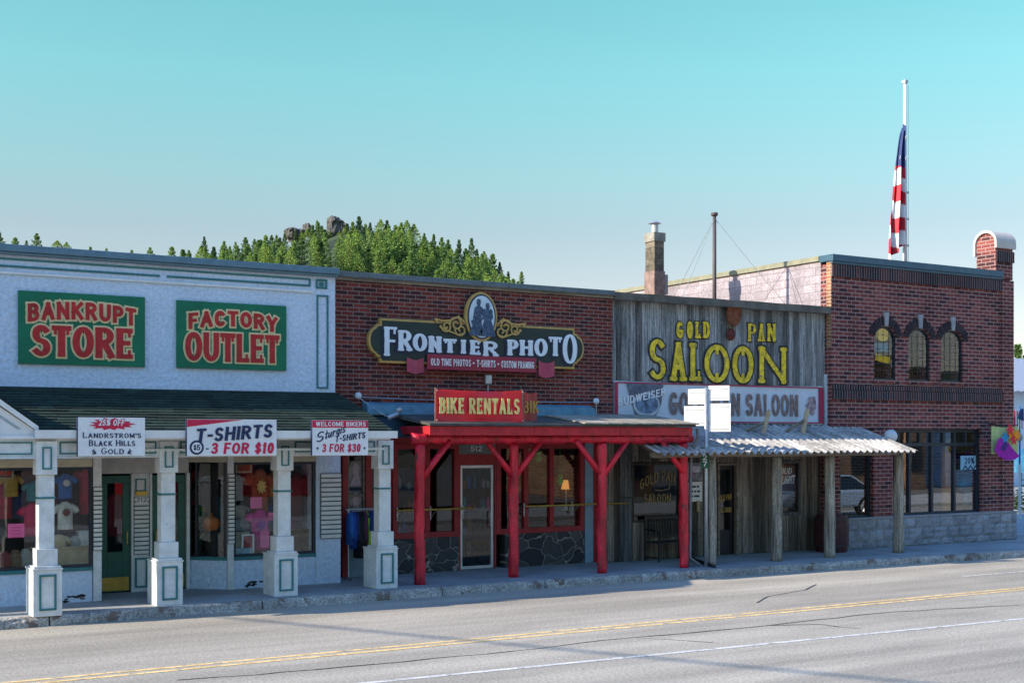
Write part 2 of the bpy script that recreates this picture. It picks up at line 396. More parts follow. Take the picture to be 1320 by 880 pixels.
mSignW  = M('sign_white',(.68,.69,.70),.55,.06,2,fine=.04)
mSignP  = M('sign_crimson',(.52,.012,.06),.6,.05)
mNavy   = M('navy_paint',(.012,.022,.075),.6,.08)
mBlack  = M('black_paint',(.012,.012,.014),.5,.1)
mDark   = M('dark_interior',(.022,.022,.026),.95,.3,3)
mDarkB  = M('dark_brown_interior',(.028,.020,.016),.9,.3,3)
mConc   = M('sidewalk_concrete',(.25,.25,.245),.9,.12,.9,.3,60,fine=.10)
mKerb   = M('kerb_concrete',(.32,.30,.27),.95,.30,2.2,1.0,18,fine=.35,chip=(.17,.125,.10),chipscale=2.4,chipat=.56)
mStoneB = M('split_face_block',(.27,.27,.28),.95,.18,4,1.4,9,fine=.12,tone=.15)
mSlat   = M('slat_board',(.60,.60,.57),.6,.1,4)
mGroove = M('dark_groove',(.05,.06,.07),.8,.1)
mSteel  = M('galvanised_steel',(.42,.44,.46),.45,.15,8,metal=.6)
mAlu    = M('aluminium_frame',(.55,.55,.55),.4,.1,metal=.5)
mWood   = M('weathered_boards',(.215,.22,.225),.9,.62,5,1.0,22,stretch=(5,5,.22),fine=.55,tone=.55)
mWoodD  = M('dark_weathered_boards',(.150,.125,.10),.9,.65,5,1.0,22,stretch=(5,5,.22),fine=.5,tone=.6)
mLog    = M('grey_log',(.27,.245,.20),.9,.6,4,1.0,18,stretch=(5,5,.25),fine=.5)
mBeam   = M('old_timber',(.20,.165,.12),.9,.35,4,.7,20,stretch=(.4,4,4),fine=.2)
mTar    = M('roof_tar',(.07,.065,.06),.9,.25,3,.4,40)
mRust   = M('rust',(.16,.05,.022),.9,.5,12,.5,40)
mNavyFr = M('blue_black_frame',(.012,.02,.032),.4,.15)
mBrass  = M('brass',(.45,.30,.06),.4,.2,metal=.6)
mAwn    = M('blue_awning_cloth',(.10,.21,.27),.8,.2,4)
mAwnD   = M('dark_awning_cloth',(.018,.04,.058),.8,.2,4)
mLamp   = M('lamp_grey_white',(.55,.58,.62),.35,.05)
mTan    = M('tan_card',(.40,.32,.20),.8,.1)
mGl     = glass_mat('shop_glass',.5,(.96,.98,.98),.01)
mGlR    = glass_mat('coated_glass',.8,(.93,.95,.96),.09)
mGlA    = glass_mat('arched_glass',.55,(.93,.95,.96),.015)
mBrickA = brick_mat('dark_red_brick',[(0,(.055,.018,.018)),(.22,(.105,.022,.018)),(.5,(.145,.028,.021)),(.8,(.185,.038,.027)),(.94,(.075,.018,.016))],(.235,.18,.165),.24,.078,.0075)
mBrickB = brick_mat('red_brick_wall',[(0,(.065,.022,.026)),(.2,(.125,.034,.034)),(.5,(.16,.042,.039)),(.78,(.195,.056,.049)),(.93,(.09,.027,.029))],(.36,.285,.27),.28,.095,.008,spots=.65)
mSold   = brick_mat('soldier_brick',[(0,(.020,.016,.022)),(.4,(.045,.022,.026)),(.8,(.07,.028,.03))],(.24,.20,.20),5.0,.085,.008,swap=True)
mBlockP = brick_mat('painted_block',[(0,(.275,.245,.28)),(.5,(.31,.275,.31))],(.19,.17,.185),.42,.2,.010,bump=.4,spots=.2)
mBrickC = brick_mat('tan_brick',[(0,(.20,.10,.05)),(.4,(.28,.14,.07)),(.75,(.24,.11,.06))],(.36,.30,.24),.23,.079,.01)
def flagstone():
    m = bpy.data.materials.new('flagstone'); t,n,l,p = nodes(m); p.inputs['Roughness'].default_value=.85
    tc=n.new('ShaderNodeTexCoord'); mp=n.new('ShaderNodeMapping'); mp.inputs['Scale'].default_value=(1,.0,1.15)
    l.new(tc.outputs['Object'],mp.inputs['Vector'])
    nz=n.new('ShaderNodeTexNoise'); nz.inputs['Scale'].default_value=2.5; l.new(mp.outputs['Vector'],nz.inputs['Vector'])
    mxv=n.new('ShaderNodeMix'); mxv.data_type='RGBA'; mxv.blend_type='LINEAR_LIGHT'; mxv.inputs['Factor'].default_value=.2
    l.new(mp.outputs['Vector'],mxv.inputs['A']); l.new(nz.outputs['Color'],mxv.inputs['B'])
    ve=n.new('ShaderNodeTexVoronoi'); ve.feature='DISTANCE_TO_EDGE'; ve.inputs['Scale'].default_value=2.7; l.new(mxv.outputs['Result'],ve.inputs['Vector'])
    vc=n.new('ShaderNodeTexVoronoi'); vc.inputs['Scale'].default_value=2.7; l.new(mxv.outputs['Result'],vc.inputs['Vector'])
    sp=n.new('ShaderNodeSeparateXYZ'); l.new(vc.outputs['Color'],sp.inputs[0])
    rp=n.new('ShaderNodeValToRGB'); rp.color_ramp.elements[0].color=(.020,.022,.026,1); rp.color_ramp.elements[1].color=(.075,.070,.066,1)
    l.new(sp.outputs['X'],rp.inputs['Fac'])
    n3=n.new('ShaderNodeTexNoise'); n3.inputs['Scale'].default_value=14; l.new(tc.outputs['Object'],n3.inputs['Vector'])
    vm=n.new('ShaderNodeVectorMath'); vm.operation='SCALE'; l.new(rp.outputs['Color'],vm.inputs[0])
    mr=n.new('ShaderNodeMapRange'); mr.inputs['To Min'].default_value=.5; mr.inputs['To Max'].default_value=1.5; l.new(n3.outputs['Fac'],mr.inputs['Value']); l.new(mr.outputs['Result'],vm.inputs['Scale'])
    r2=n.new('ShaderNodeMapRange'); r2.inputs['From Min'].default_value=.016; r2.inputs['From Max'].default_value=.036; l.new(ve.outputs['Distance'],r2.inputs['Value'])
    mx=n.new('ShaderNodeMix'); mx.data_type='RGBA'; mx.inputs['A'].default_value=(.27,.25,.21,1); l.new(r2.outputs['Result'],mx.inputs['Factor']); l.new(vm.outputs['Vector'],mx.inputs['B'])
    l.new(mx.outputs['Result'],p.inputs['Base Color'])
    bp=n.new('ShaderNodeBump'); bp.inputs['Strength'].default_value=1.0; bp.inputs['Distance'].default_value=.05; l.new(r2.outputs['Result'],bp.inputs['Height']); l.new(bp.outputs['Normal'],p.inputs['Normal'])
    return m
mFlag = flagstone()
def asphalt():
    m = bpy.data.materials.new('asphalt'); t,n,l,p = nodes(m); p.inputs['Roughness'].default_value=.85; p.inputs['Specular IOR Level'].default_value=.3
    tc=n.new('ShaderNodeTexCoord')
    def noise(sc,stretch,lo,hi,det=5,fm=.3,fx=.7):
        mp=n.new('ShaderNodeMapping'); mp.inputs['Scale'].default_value=stretch; l.new(tc.outputs['Object'],mp.inputs['Vector'])
        nz=n.new('ShaderNodeTexNoise'); nz.inputs['Scale'].default_value=sc; nz.inputs['Detail'].default_value=det; nz.inputs['Roughness'].default_value=.6; l.new(mp.outputs['Vector'],nz.inputs['Vector'])
        r=n.new('ShaderNodeMapRange'); r.inputs['From Min'].default_value=fm; r.inputs['From Max'].default_value=fx; r.inputs['To Min'].default_value=lo; r.inputs['To Max'].default_value=hi; l.new(nz.outputs['Fac'],r.inputs['Value']); return r.outputs['Result']
    a=noise(1.1,(.03,1.0,1),.80,1.14,6,.36,.64); b=noise(26,(1,1.3,1),.66,1.34,5,.34,.66); c=noise(.8,(.35,1,1),.84,1.14,8); d=noise(14,(1,1,1),.9,1.1,4); e_=noise(.45,(.35,1,1),1.05,.84,5,.48,.66)
    out=a
    for q in (b,c,d,e_):
        mu=n.new('ShaderNodeMath'); mu.operation='MULTIPLY'; l.new(out,mu.inputs[0]); l.new(q,mu.inputs[1]); out=mu.outputs[0]
    vm=n.new('ShaderNodeVectorMath'); vm.operation='SCALE'; vm.inputs[0].default_value=(.34,.305,.25); l.new(out,vm.inputs['Scale']); l.new(vm.outputs['Vector'],p.inputs['Base Color'])
    nb=n.new('ShaderNodeTexNoise'); nb.inputs['Scale'].default_value=90; l.new(tc.outputs['Object'],nb.inputs['Vector'])
    bp=n.new('ShaderNodeBump'); bp.inputs['Strength'].default_value=.35; bp.inputs['Distance'].default_value=.012; l.new(nb.outputs['Fac'],bp.inputs['Height']); l.new(bp.outputs['Normal'],p.inputs['Normal'])
    return m

# ------------------------------------------------------------------ the setting: ground, road, kerb, pavement
mEarth = M('dry_ground',(.16,.13,.08),.95,.3,.05)
g=MB(); g.quad((-900,-900,-.012),(1200,-900,-.012),(1200,1500,-.012),(-900,1500,-.012)); struct(g.build('ground',mEarth))
KERB=[(-60,20.1)]+[G(u,v,0) for u,v in ((0,812),(330,786),(660,761),(990,738.7),(1320,717.5))]+[(60,19.4),(140,18.6)]
KERB[1]=(KERB[1][0],20.1); 
def ker(x):
    for (a,b),(c,d) in zip(KERB,KERB[1:]):
        if a<=x<=c: return b+(d-b)*(x-a)/(c-a)
    return KERB[-1][1]
r=MB(); r.quad((-60,8.6,0),(140,8.6,0),(140,21,0),(-60,21,0)); struct(r.build('road',asphalt()))
# raised pavement with expansion joints, kept as one slab sheet behind the kerb
s=MB(); xs=[-60,-20]+[i*1.5 for i in range(-4,25)]+[40,60,140]
for a,b in zip(xs,xs[1:]):
    e=.006; s.t=random.random()
    s.prismz([(a+e,ker(a)+.17),(b-e,ker(b)+.17),(b-e,21.45),(a+e,21.45)],.0,.15)
    s.t=random.random(); s.prismz([(a+e,21.462),(b-e,21.462),(b-e,23.6),(a+e,23.6)],.0,.15)
s.box(-60,140,23.6,60,0,.146)
mConcT = M('sidewalk_slabs',(.28,.29,.295),.9,.16,.9,.3,60,fine=.10,tone=.08)
struct(s.build('sidewalk',mConcT))
k=MB(); xs=[-60,-20,-8]
x=-4.0
while x<44: xs.append(x); x+=random.choice((2.2,2.9,3.4))
xs+=[60,140]
for a,b in zip(xs,xs[1:]):
    n=max(1,int((b-a)/.35)); rings=[]
    e=.012
    for i in range(n+1):
        xx=a+e+(b-a-2*e)*i/n; y=ker(xx); j=lambda q: random.uniform(-q,q)
        rings.append([(xx,y+j(.008),-.03),(xx,y+.012+j(.012),.075+j(.008)),(xx,y+.03+j(.012),.128+j(.006)),(xx,y+.06+j(.008),.151+j(.004)),(xx,y+.175,.153),(xx,y+.175,-.03)])
    k.loft(rings)
struct(k.build('kerb',mKerb,smooth=False))
mLineY = M('worn_yellow_line',(.74,.50,.20),.8,.30,5,fine=.40,chip=(.30,.27,.22),chipscale=6,chipat=.56)
mLineW = M('worn_white_line',(.56,.55,.52),.8,.2,5,fine=.3,chip=(.33,.30,.26),chipscale=6,chipat=.55)
ym=MB()
for dy in (-.13,.09):
    ym.quad((-60,15.62+dy,.004),(140,15.62+dy,.004),(140,15.62+dy+.09,.004),(-60,15.62+dy+.09,.004))
struct(ym.build('yellow_centre_line',mLineY))
wm=MB(); a=G(470,880,0); b=G(1320,797,0); sl=(b[1]-a[1])/(b[0]-a[0])
f=lambda x: a[1]+sl*(x-a[0])
wm.quad((-30,f(-30)-.05,.004),(70,f(70)-.05,.004),(70,f(70)+.05,.004),(-30,f(-30)+.05,.004))
struct(wm.build('white_lane_line',mLineW))
wm=MB()
for x0 in (21.4,):
    wm.quad((x0,17.62,.004),(x0+5.4,17.55,.004),(x0+5.4,17.63,.004),(x0,17.70,.004))
struct(wm.build('white_parking_line',mLineW))
mCrack = M('crack_tar',(.035,.034,.034),.7,.2)
def crack(pts,w,seed,j=.05):
    rnd=random.Random(seed); q=[]
    for (x0,y0),(x1,y1) in zip(pts,pts[1:]):
        n=max(2,int(sqrt((x1-x0)**2+(y1-y0)**2)/.35))
        for i in range(n): q.append((x0+(x1-x0)*i/n+rnd.uniform(-j,j),y0+(y1-y0)*i/n+rnd.uniform(-j,j)))
    q.append(pts[-1]); m=MB()
    for (x0,y0),(x1,y1) in zip(q,q[1:]):
        dx,dy=x1-x0,y1-y0; L=sqrt(dx*dx+dy*dy); nx,ny=-dy/L,dx/L; h=w*rnd.uniform(.25,.6)
        m.quad((x0-nx*h,y0-ny*h,.004),(x1-nx*h,y1-ny*h,.004),(x1+nx*h,y1+ny*h,.004),(x0+nx*h,y0+ny*h,.004))
    return m
cm=crack([G(u,v,0) for u,v in ((230,876),(330,869),(480,856),(660,839),(780,825),(990,806),(1140,789),(1320,779))],.035,3,.03)
for cpts,w in ((((976,777),(990,769),(1035,760),(1052,753)),.035),(((990,806),(1060,805),(1110,810)),.03),(((820,822),(920,828)),.02)):
    q=crack([G(u,v,0) for u,v in cpts],w,5,.04); cm.add(q.v,q.f)
struct(cm.build('road_cracks',mCrack))
# low wooded rise, added unseen behind the camera to darken window reflections
fh=MB(); xs=[-260+20*i for i in range(40)]; rings=[]
for x in xs:
    h=17+6*sin(x*.021)+3*sin(x*.06+1)+random.uniform(-1.2,1.2); rings.append([(x,-150,0),(x,-190,h*.7),(x,-230,h),(x,-330,0)])
fh.loft(rings,close=False,cap=False); struct(fh.build('added_far_hills',M('added_hill_woods',(.05,.06,.03),.95,.5,.08),smooth=True))
# far side of the street, behind the camera
fs=MB(); fs.box(-60,140,2.6,8.6,-.01,.13); struct(fs.build('far_sidewalk',M('far_concrete',(.42,.40,.36),.9,.1,1)))
lot=MB(); lot.quad((-60,-60,-.002),(140,-60,-.002),(140,2.6,-.002),(-60,2.6,-.002)); struct(lot.build('parking_lot',M('lot_gravel',(.17,.155,.13),.95,.2,2,fine=.2)))

# ================================================================== 1. white storefront with the green porch roof
DL=22.0
L0=-3.0                                   # left end of the building, out of the frame
LX=U(432,DL)
WS=thing('storefront_building',(L0,DL,.15),'white stucco storefront with teal trim, green door and green shingled porch roof','building')
ZT=5.96
w=MB(); w.box(L0,LX,DL,DL+.3,2.62,5.80); w.build('upper_wall',mStucco,WS)
c=MB(); c.box(L0-.05,LX+.02,DL-.10,DL+.4,5.80,5.845); c.box(L0-.05,LX+.03,DL-.14,DL+.42,5.845,ZT); c.build('parapet_cap',mCap,WS,bevel=.01)
b=MB(); b.box(L0,LX,33.7,34,.15,5.7); b.box(L0,L0+.3,DL+.31,33.69,.15,5.75); b.box(L0+.31,LX-.3,DL+.31,33.69,5.2,5.4); b.box(LX-.28,LX-.02,DL+.31,33.69,.15,5.7); b.build('back_walls',mStucco,WS)
# teal line trim on the upper wall
tz1,tz0=5.80-.03,5.60
xa=U(400,DL); t=MB(); y0,y1=DL-.02,DL-.001
t.box(L0,xa,y0,y1,tz1-.05,tz1-.02); t.box(L0,U(206,DL),y0,y1,tz0,tz0+.035); t.box(U(215,DL),xa-.031,y0,y1,tz0,tz0+.035); t.box(xa-.03,xa,y0,y1,tz0,tz1-.051)
t.build('teal_trim',mTeal,WS)
MB().frame(U(407,DL),U(421.5,DL),5.575,5.80-.05,y0,y1,.035).build('teal_square',mTeal,WS); MB().box(U(411.5,DL),U(417,DL),y0,y1,5.62,5.70).build('teal_square',mTeal,WS)
MB().frame(U(408,DL),U(423,DL),3.74,5.46,y0,y1,.03).build('teal_trim',mTeal,WS)
t=MB(); t.box(L0,U(403,DL),DL-.03,DL-.001,5.49,5.53); t.build('ledge_moulding',mWhite,WS)
# --- lower front: left shop window wall, recessed doors, angled bay, right window
yl=21.62; yd=22.55; zs=.72; zt=2.45
xw1=U(119,yl); xs1=U(131,yl)
lw=MB(); lw.box(L0,xw1,yl,yl+.15,.15,.66); lw.box(L0,xw1,yl,yl+.15,zt+.04,2.62); lw.box(L0,L0+.3,yl+.151,DL,.15,2.61)
xb0=U(243,yd); xb1=U(297,DL+.02); xe=U(407,DL+.02); yw=DL+.02
def slab(m,a,b,z0,z1,t=.12):
    d=Vector((b[0]-a[0],b[1]-a[1])).normalized(); nn=Vector((-d.y,d.x))*t
    m.prismz([a,b,(b[0]+nn.x,b[1]+nn.y),(a[0]+nn.x,a[1]+nn.y)],z0,z1)
slab(lw,(xb0,yd),(xb1-.06,yw+.03),.15,.66); slab(lw,(xb0,yd),(xb1-.06,yw+.03),zt+.06,2.62)
lw.box(xb1+.06,xe,yw,yw+.14,.15,.66); lw.box(xb1+.06,xe,yw,yw+.14,zt+.06,2.615)
lw.box(xe+.001,U(439,DL),yw-.02,yw+.4,.15,2.618)
lw.build('lower_wall',mStucco,WS)
sl_=MB(); sl_.box(L0,xw1,yl-.03,yl+.16,.661,zs); slab(sl_,(xb0,yd-.02),(xb1-.06,yw+.01),.661,zs,.16); sl_.box(xb1+.06,xe,yw-.025,yw+.15,.661,zs); sl_.build('green_sill',mTeal,WS,bevel=.006)
hb=MB(); hb.box(L0,xw1,yl-.012,yl+.10,zt-.09,zt+.039); slab(hb,(xb0,yd-.01),(xb1-.06,yw+.02),zt-.05,zt+.059,.1); hb.box(xb1+.06,xe,yw-.012,yw+.10,zt-.05,zt+.059); hb.build('window_head_board',M('cream_board',(.42,.38,.27),.7,.1),WS)
def shop_window(parent,x0,x1,z0,z1,y,mframe,w=.05,glass=None,mull=(),trans=None,dep=.07,name='shop_window'):
    f=MB(); f.frame(x0,x1,z0,z1,y,y+dep,w)
    for mx in mull: f.box(mx-w/2,mx+w/2,y+.002,y+dep-.002,z0+w,z1-w)
    if trans is not None: f.box(x0+w,x1-w,y+.004,y+dep-.004,trans-w/2,trans+w/2)
    o=f.build(name,mframe,parent,bevel=.004)
    p=MB(); p.box(x0+w-.01,x1-w+.01,y+dep*.5,y+dep*.5+.006,z0+w-.01,z1-w+.01); p.build('glass',glass or mGl,o)
    return o
shop_window(WS,L0+.6,xw1,zs,zt-.09,yl,mNavyFr,.045,mull=(U(-40,yl),))
# angled bay window
ab=MB(); P1=Vector((xb0+.10,yd-.06)); P2=Vector((xb1-.07,yw+.02)); 
for t0,t1 in ((0,.07),(.93,1)):
    a=P1.lerp(P2,t0); b=P1.lerp(P2,t1); slab(ab,tuple(a),tuple(b),zs,zt-.05,.06)
o=ab.build('angled_window',mNavyFr,WS)
q=MB(); a=P1.lerp(P2,.07); b=P1.lerp(P2,.93); slab(q,(a.x,a.y+.03),(b.x,b.y+.03),zs,zt-.05,.006); q.build('glass',mGl,o)
shop_window(WS,xb1+.06,xe-.01,zs,zt-.05,yw+.005,mNavyFr,.045,mull=())
# doors and panels in the recess
def slat_panel(x0,x1,z0,z1,y,n):
    m=MB(); m.m=1; m.box(x0,x1,y+.012,y+.035,z0,z1); m.m=0
    for i in range(n):
        a=z0+(z1-z0)*i/n; m.box(x0+.006,x1-.006,y-.006,y+.013,a+.011,a+(z1-z0)/n-.011)
    return m.build('slatted_panel',[mSlat,mGroove],WS)
slat_panel(U(119.5,yl),U(131,yl),.98,2.03,yl-.05,14)
cp=MB(); cp.box(U(119.5,yl)+.01,U(131,yl),yl,yl+.12,.15,2.60); cp.build('corner_post',mWorn,WS)
cp=MB(); cp.box(xb1-.055,xb1+.055,yw-.02,yw+.1,.15,2.61); cp.build('corner_post',mWorn,WS)
slat_panel(xb1-.06,xb1+.06,.96,2.2,yw-.06,17)
slat_panel(U(412,yw),U(438,yw),.98,2.18,yw-.07,14)
mLap=M('lap_siding',(.5,.49,.45),.7,.1)
ls=MB()
for i in range(3): ls.prismx([(yd-.03,2.215+.1*i),(yd-.03+.03,2.215+.1*i+.1),(yd+.06,2.215+.1*i+.1),(yd+.06,2.215+.1*i)],xs1+.02,xb0)
ls.build('lap_siding',mLap,WS)
fr=MB()
for u0,u1 in ((125.5,128),(168.5,171),(192.5,195),(239.5,243.5)): fr.box(U(u0,yd),U(u1,yd),yd-.06,yd+.05,.15,2.21)
fr.build('door_frame',mWorn,WS)
sp=MB(); sp.box(U(171,yd),U(192.5,yd),yd,yd+.04,.15,2.21); sp.build('panel_board',mWorn,WS)
slat_panel(U(172,yd),U(191.5,yd),.80,1.80,yd-.045,13)
MB().frame(U(174,yd),U(190,yd),.22,.74,yd-.02,yd-.001,.03).build('teal_trim',mTeal,WS); MB().frame(U(174.5,yd),U(188,yd),1.9,2.12,yd-.02,yd-.001,.02).build('teal_trim',mTeal,WS)
npl=MB(); npl.box(U(174,yd),U(189,yd),yd-.052,yd-.046,1.71,1.80); o=npl.build('number_plate',mWhite,WS)
nt=MB(); text(nt,'212',U(175,yd),U(188,yd),1.72,1.79,yd-.053,.16,.13,.003); nt.build('digits',mNavy,o)
gp=MB(); gp.box(U(174,yd),U(189,yd),yd-.055,yd-.03,1.83,1.90); gp.build('brass_plate',mBrass,WS)
for u0,u1,sd in ((128,168.5,1),(195,239.5,-1)):
    x0,x1=U(u0,yd)+.005,U(u1,yd)-.005
    d=MB(); s0,s1=(.22,.30) ; d.frame(x0,x1,.17,2.18,yd,yd+.05,.13); d.box(x0+.13,x1-.13,yd+.004,yd+.046,.30,.86)
    o=d.build('door',mGreen,WS,bevel=.006)
    q=MB(); q.box(x0+.12,x1-.12,yd+.02,yd+.026,.85,2.06); q.build('glass',mGl,o)
    q=MB(); q.box(x0+.03,x1-.03,yd-.006,yd,.19,.42); q.build('kick_plate',mBrass,o)
    hx=x1-.07 if sd>0 else x0+.07
    q=MB(); q.tube([(hx,yd,.98),(hx,yd-.06,1.0),(hx,yd-.06,1.2),(hx,yd,1.22)],.012); q.build('handle',mBrass,o)
# interior
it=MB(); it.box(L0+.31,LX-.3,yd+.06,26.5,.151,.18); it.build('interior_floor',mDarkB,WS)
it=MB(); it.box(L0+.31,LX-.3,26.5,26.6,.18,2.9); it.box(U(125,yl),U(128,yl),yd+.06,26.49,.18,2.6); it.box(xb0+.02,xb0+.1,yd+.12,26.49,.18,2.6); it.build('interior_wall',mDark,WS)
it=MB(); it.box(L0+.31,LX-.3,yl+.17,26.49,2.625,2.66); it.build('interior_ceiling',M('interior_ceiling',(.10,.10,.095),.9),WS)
pl=MB(); pl.box(L0+.32,xw1-.05,yl+.17,22.9,.155,.70); pl.prismz([(xb0+.2,yd+.2),(xb1-.1,yw+.3),(xb1+.1,yw+.16),(xe-.03,yw+.16),(xe-.03,23.6),(xb0+.2,23.6)],.155,.70); pl.build('display_platform',M('display_platform',(.26,.22,.15),.9,.2),WS)
# porch: eave line, frieze, roof, gable
ye=20.22; xr=U(505,ye)
PX0=2.25                                   # the porch ends just left of the frame
rf=MB(); n=15; rnd=random.Random(4)
zt_,ze=3.67,2.97
for i in range(n):
    a=i/n; b=(i+1)/n
    yA=DL-(DL-ye)*a; zA=zt_-(zt_-ze)*a; yB=DL-(DL-ye)*b; zB=zt_-(zt_-ze)*b
    xR=lambda t: LX+.04+(xr+.02-LX-.04)*t
    x=PX0
    while x<xR(b)-.02:
        x2=min(x+rnd.uniform(.22,.42), xR(a) if i<n-1 else xR(b))
        if xR(b)-x2<.1: x2=xR(b)
        h=.012+rnd.uniform(0,.012); rf.t=rnd.random()
        xa2=x2 if x2<xR(a) else xR(a)
        rf.add([(x,yA,zA+.002),(xa2,yA,zA+.002),(x2-.006,yB-.01,zB+h),(x+.006,yB-.01,zB+h),(x,yA,zA-.03),(xa2,yA,zA-.03),(x2-.006,yB-.01,zB-.02),(x+.006,yB-.01,zB-.02)],
               [(0,1,2,3),(7,6,5,4),(3,2,6,7),(1,5,6,2),(0,3,7,4),(0,4,5,1)])
        x=x2
        if x>=xR(a)-.02: break
rf.build('porch_roof',mShing,WS)
MB().prismx([(ye+.0,2.955),(DL-.012,3.635),(DL-.012,3.60),(ye+.0,2.925)],PX0+.061,LX-.02).build('roof_deck',mWorn,WS)
MB().prismx([(ye+.05,2.63),(DL-.01,2.63),(DL-.01,3.63),(ye+.05,2.94)],PX0+.01,PX0+.06).build('end_board',mWhite,WS)
sf=MB(); sf.add([(PX0,DL-.01,2.625),(LX,DL-.01,2.625),(xr-.05,ye+.2,2.625),(PX0,ye+.2,2.625),(PX0,DL-.01,2.66),(LX,DL-.01,2.66),(xr-.05,ye+.2,2.66),(PX0,ye+.2,2.66)],[(0,1,2,3),(7,6,5,4),(0,1,5,4),(1,2,6,5),(2,3,7,6),(3,0,4,7)]); sf.build('porch_ceiling',mWorn,WS)
gx=U(43,ye)
gt=MB(); gt.prismx([(ye-.13,2.83),(ye-.135,2.955),(ye-.12,2.955),(ye-.115,2.845),(ye-.005,2.845),(ye-.005,2.955),(ye+.01,2.955),(ye+.01,2.83)],gx,xr+.05); gt.box(gx,xr-.02,ye+.012,ye+.05,2.80,2.97); gt.build('gutter',mWhite,WS)
yf=ye+.13

# posts
mPost=mWorn
POST=[(61.5,794),(219,780),(369,768),(499,758)]
PXY=[]
for u,v in POST:
    x,y=G(u,v); PXY.append((x,y))
    W=.21; D=.55
    o=MB(); 
    y0=y; yc=y+.2
    o.box(x-.115,x+.115,yc-.115,yc+.115,1.16,2.28)
    post=o.build('porch_post',mPost,WS,bevel=.008)
    pd=MB(); pd.box(x-W,x+W,y0,y0+D,.15,.845); pd.box(x-W-.012,x+W+.012,y0-.012,y0+D+.012,.845,.87); pd.build('pedestal',mPost,post,bevel=.006)
    bs=MB(); bs.box(x-.155,x+.155,yc-.155,yc+.155,.905,1.16); bs.box(x-.20,x+.20,yc-.20,yc+.20,.87,.905); bs.build('plinth',mPost,post,bevel=.008)
    cpb=MB(); cpb.box(x-.15,x+.15,yc-.15,yc+.15,2.28,2.79); cpb.build('capital_block',mPost,post,bevel=.006)
    MB().box(x-.128,x+.128,yc-.128,yc+.128,1.915,1.945).build('teal_band',mTeal,post); MB().frame(x-.125,x+.125,.24,.78,y0-.02,y0-.001,.03).build('teal_trim',mTeal,post); MB().frame(x-.07,x+.07,2.36,2.70,yc-.168,yc-.151,.022).build('teal_trim',mTeal,post)
# frieze boards between the posts
ends=[(PX0,PXY[0][1]+.10)]+[(x,y+.10) for x,y in PXY]
for i,((xa,ya),(xb,yb_)) in enumerate(zip(ends,ends[1:])):
    xa2=xa+(.15 if i else 0); xb2=xb-.15; kk=(yb_-ya)/(xb-xa); ya2=ya+kk*(xa2-xa); yb2=ya+kk*(xb2-xa)
    fz=MB(); slab(fz,(xa2,ya2),(xb2,yb2),2.55,2.82,.12); slab(fz,(xa2,ya2-.02),(xb2,yb2-.02),2.525,2.549,.15); fzo=fz.build('frieze',mWorn,WS)
    ft=MB(); P0=Vector((xa2+.05,ya2-.014+kk*.05)); P1_=Vector((xb2-.05,yb2-.014-kk*.05)); e=(P1_-P0).normalized()*.022
    slab(ft,tuple(P0),tuple(P1_),2.755,2.777,.013); slab(ft,tuple(P0),tuple(P1_),2.585,2.607,.013)
    slab(ft,tuple(P0),tuple(P0+e),2.608,2.754,.013); slab(ft,tuple(P1_-e),tuple(P1_),2.608,2.754,.013); ft.build('teal_trim',mTeal,fzo)
# gable at the left end of the porch
gb=MB(); pk=(PX0+.0+ (gx-PX0)*.5, 3.50)
gb.prism([(PX0,2.83),(gx+.02,2.83),(gx+.02,2.95),(pk[0],pk[1]),(PX0,2.95)],ye-.02,ye+.03)
gable=gb.build('gable',mWhite,WS)
gr=MB(); 
for sgn,ex in ((1,gx+.06),(-1,PX0-.06)):
    gr.prism([(pk[0],pk[1]+.03),(ex,2.93),(ex,2.99+.02),(pk[0],pk[1]+.12)],ye-.08,DL if False else ye+.35)
gr.box(PX0,gx,ye-.05,ye-.021,2.82,2.87)
gr.build('rake_board',mWhite,gable)
gl=MB(); gl.prism([(pk[0],pk[1]-.12),(gx-.18,2.97),(gx-.24,2.97),(pk[0],pk[1]-.17)],ye-.03,ye-.021); gl.build('grey_moulding',M('grey_moulding',(.3,.36,.38),.7),gable)
rr=MB()
for ex in (gx+.07,PX0-.07):
    rr.add([(pk[0],ye-.08,pk[1]+.13),(ex,ye-.08,3.02),(ex,ye+.25,3.02),(pk[0],21.5,pk[1]+.13),(pk[0],ye-.08,pk[1]+.16),(ex,ye-.08,3.05),(ex,ye+.25,3.05),(pk[0],21.5,pk[1]+.16)],[(0,1,2,3),(7,6,5,4),(0,1,5,4),(1,2,6,5),(2,3,7,6),(3,0,4,7)])
rr.build('gable_roof',mShing,gable)

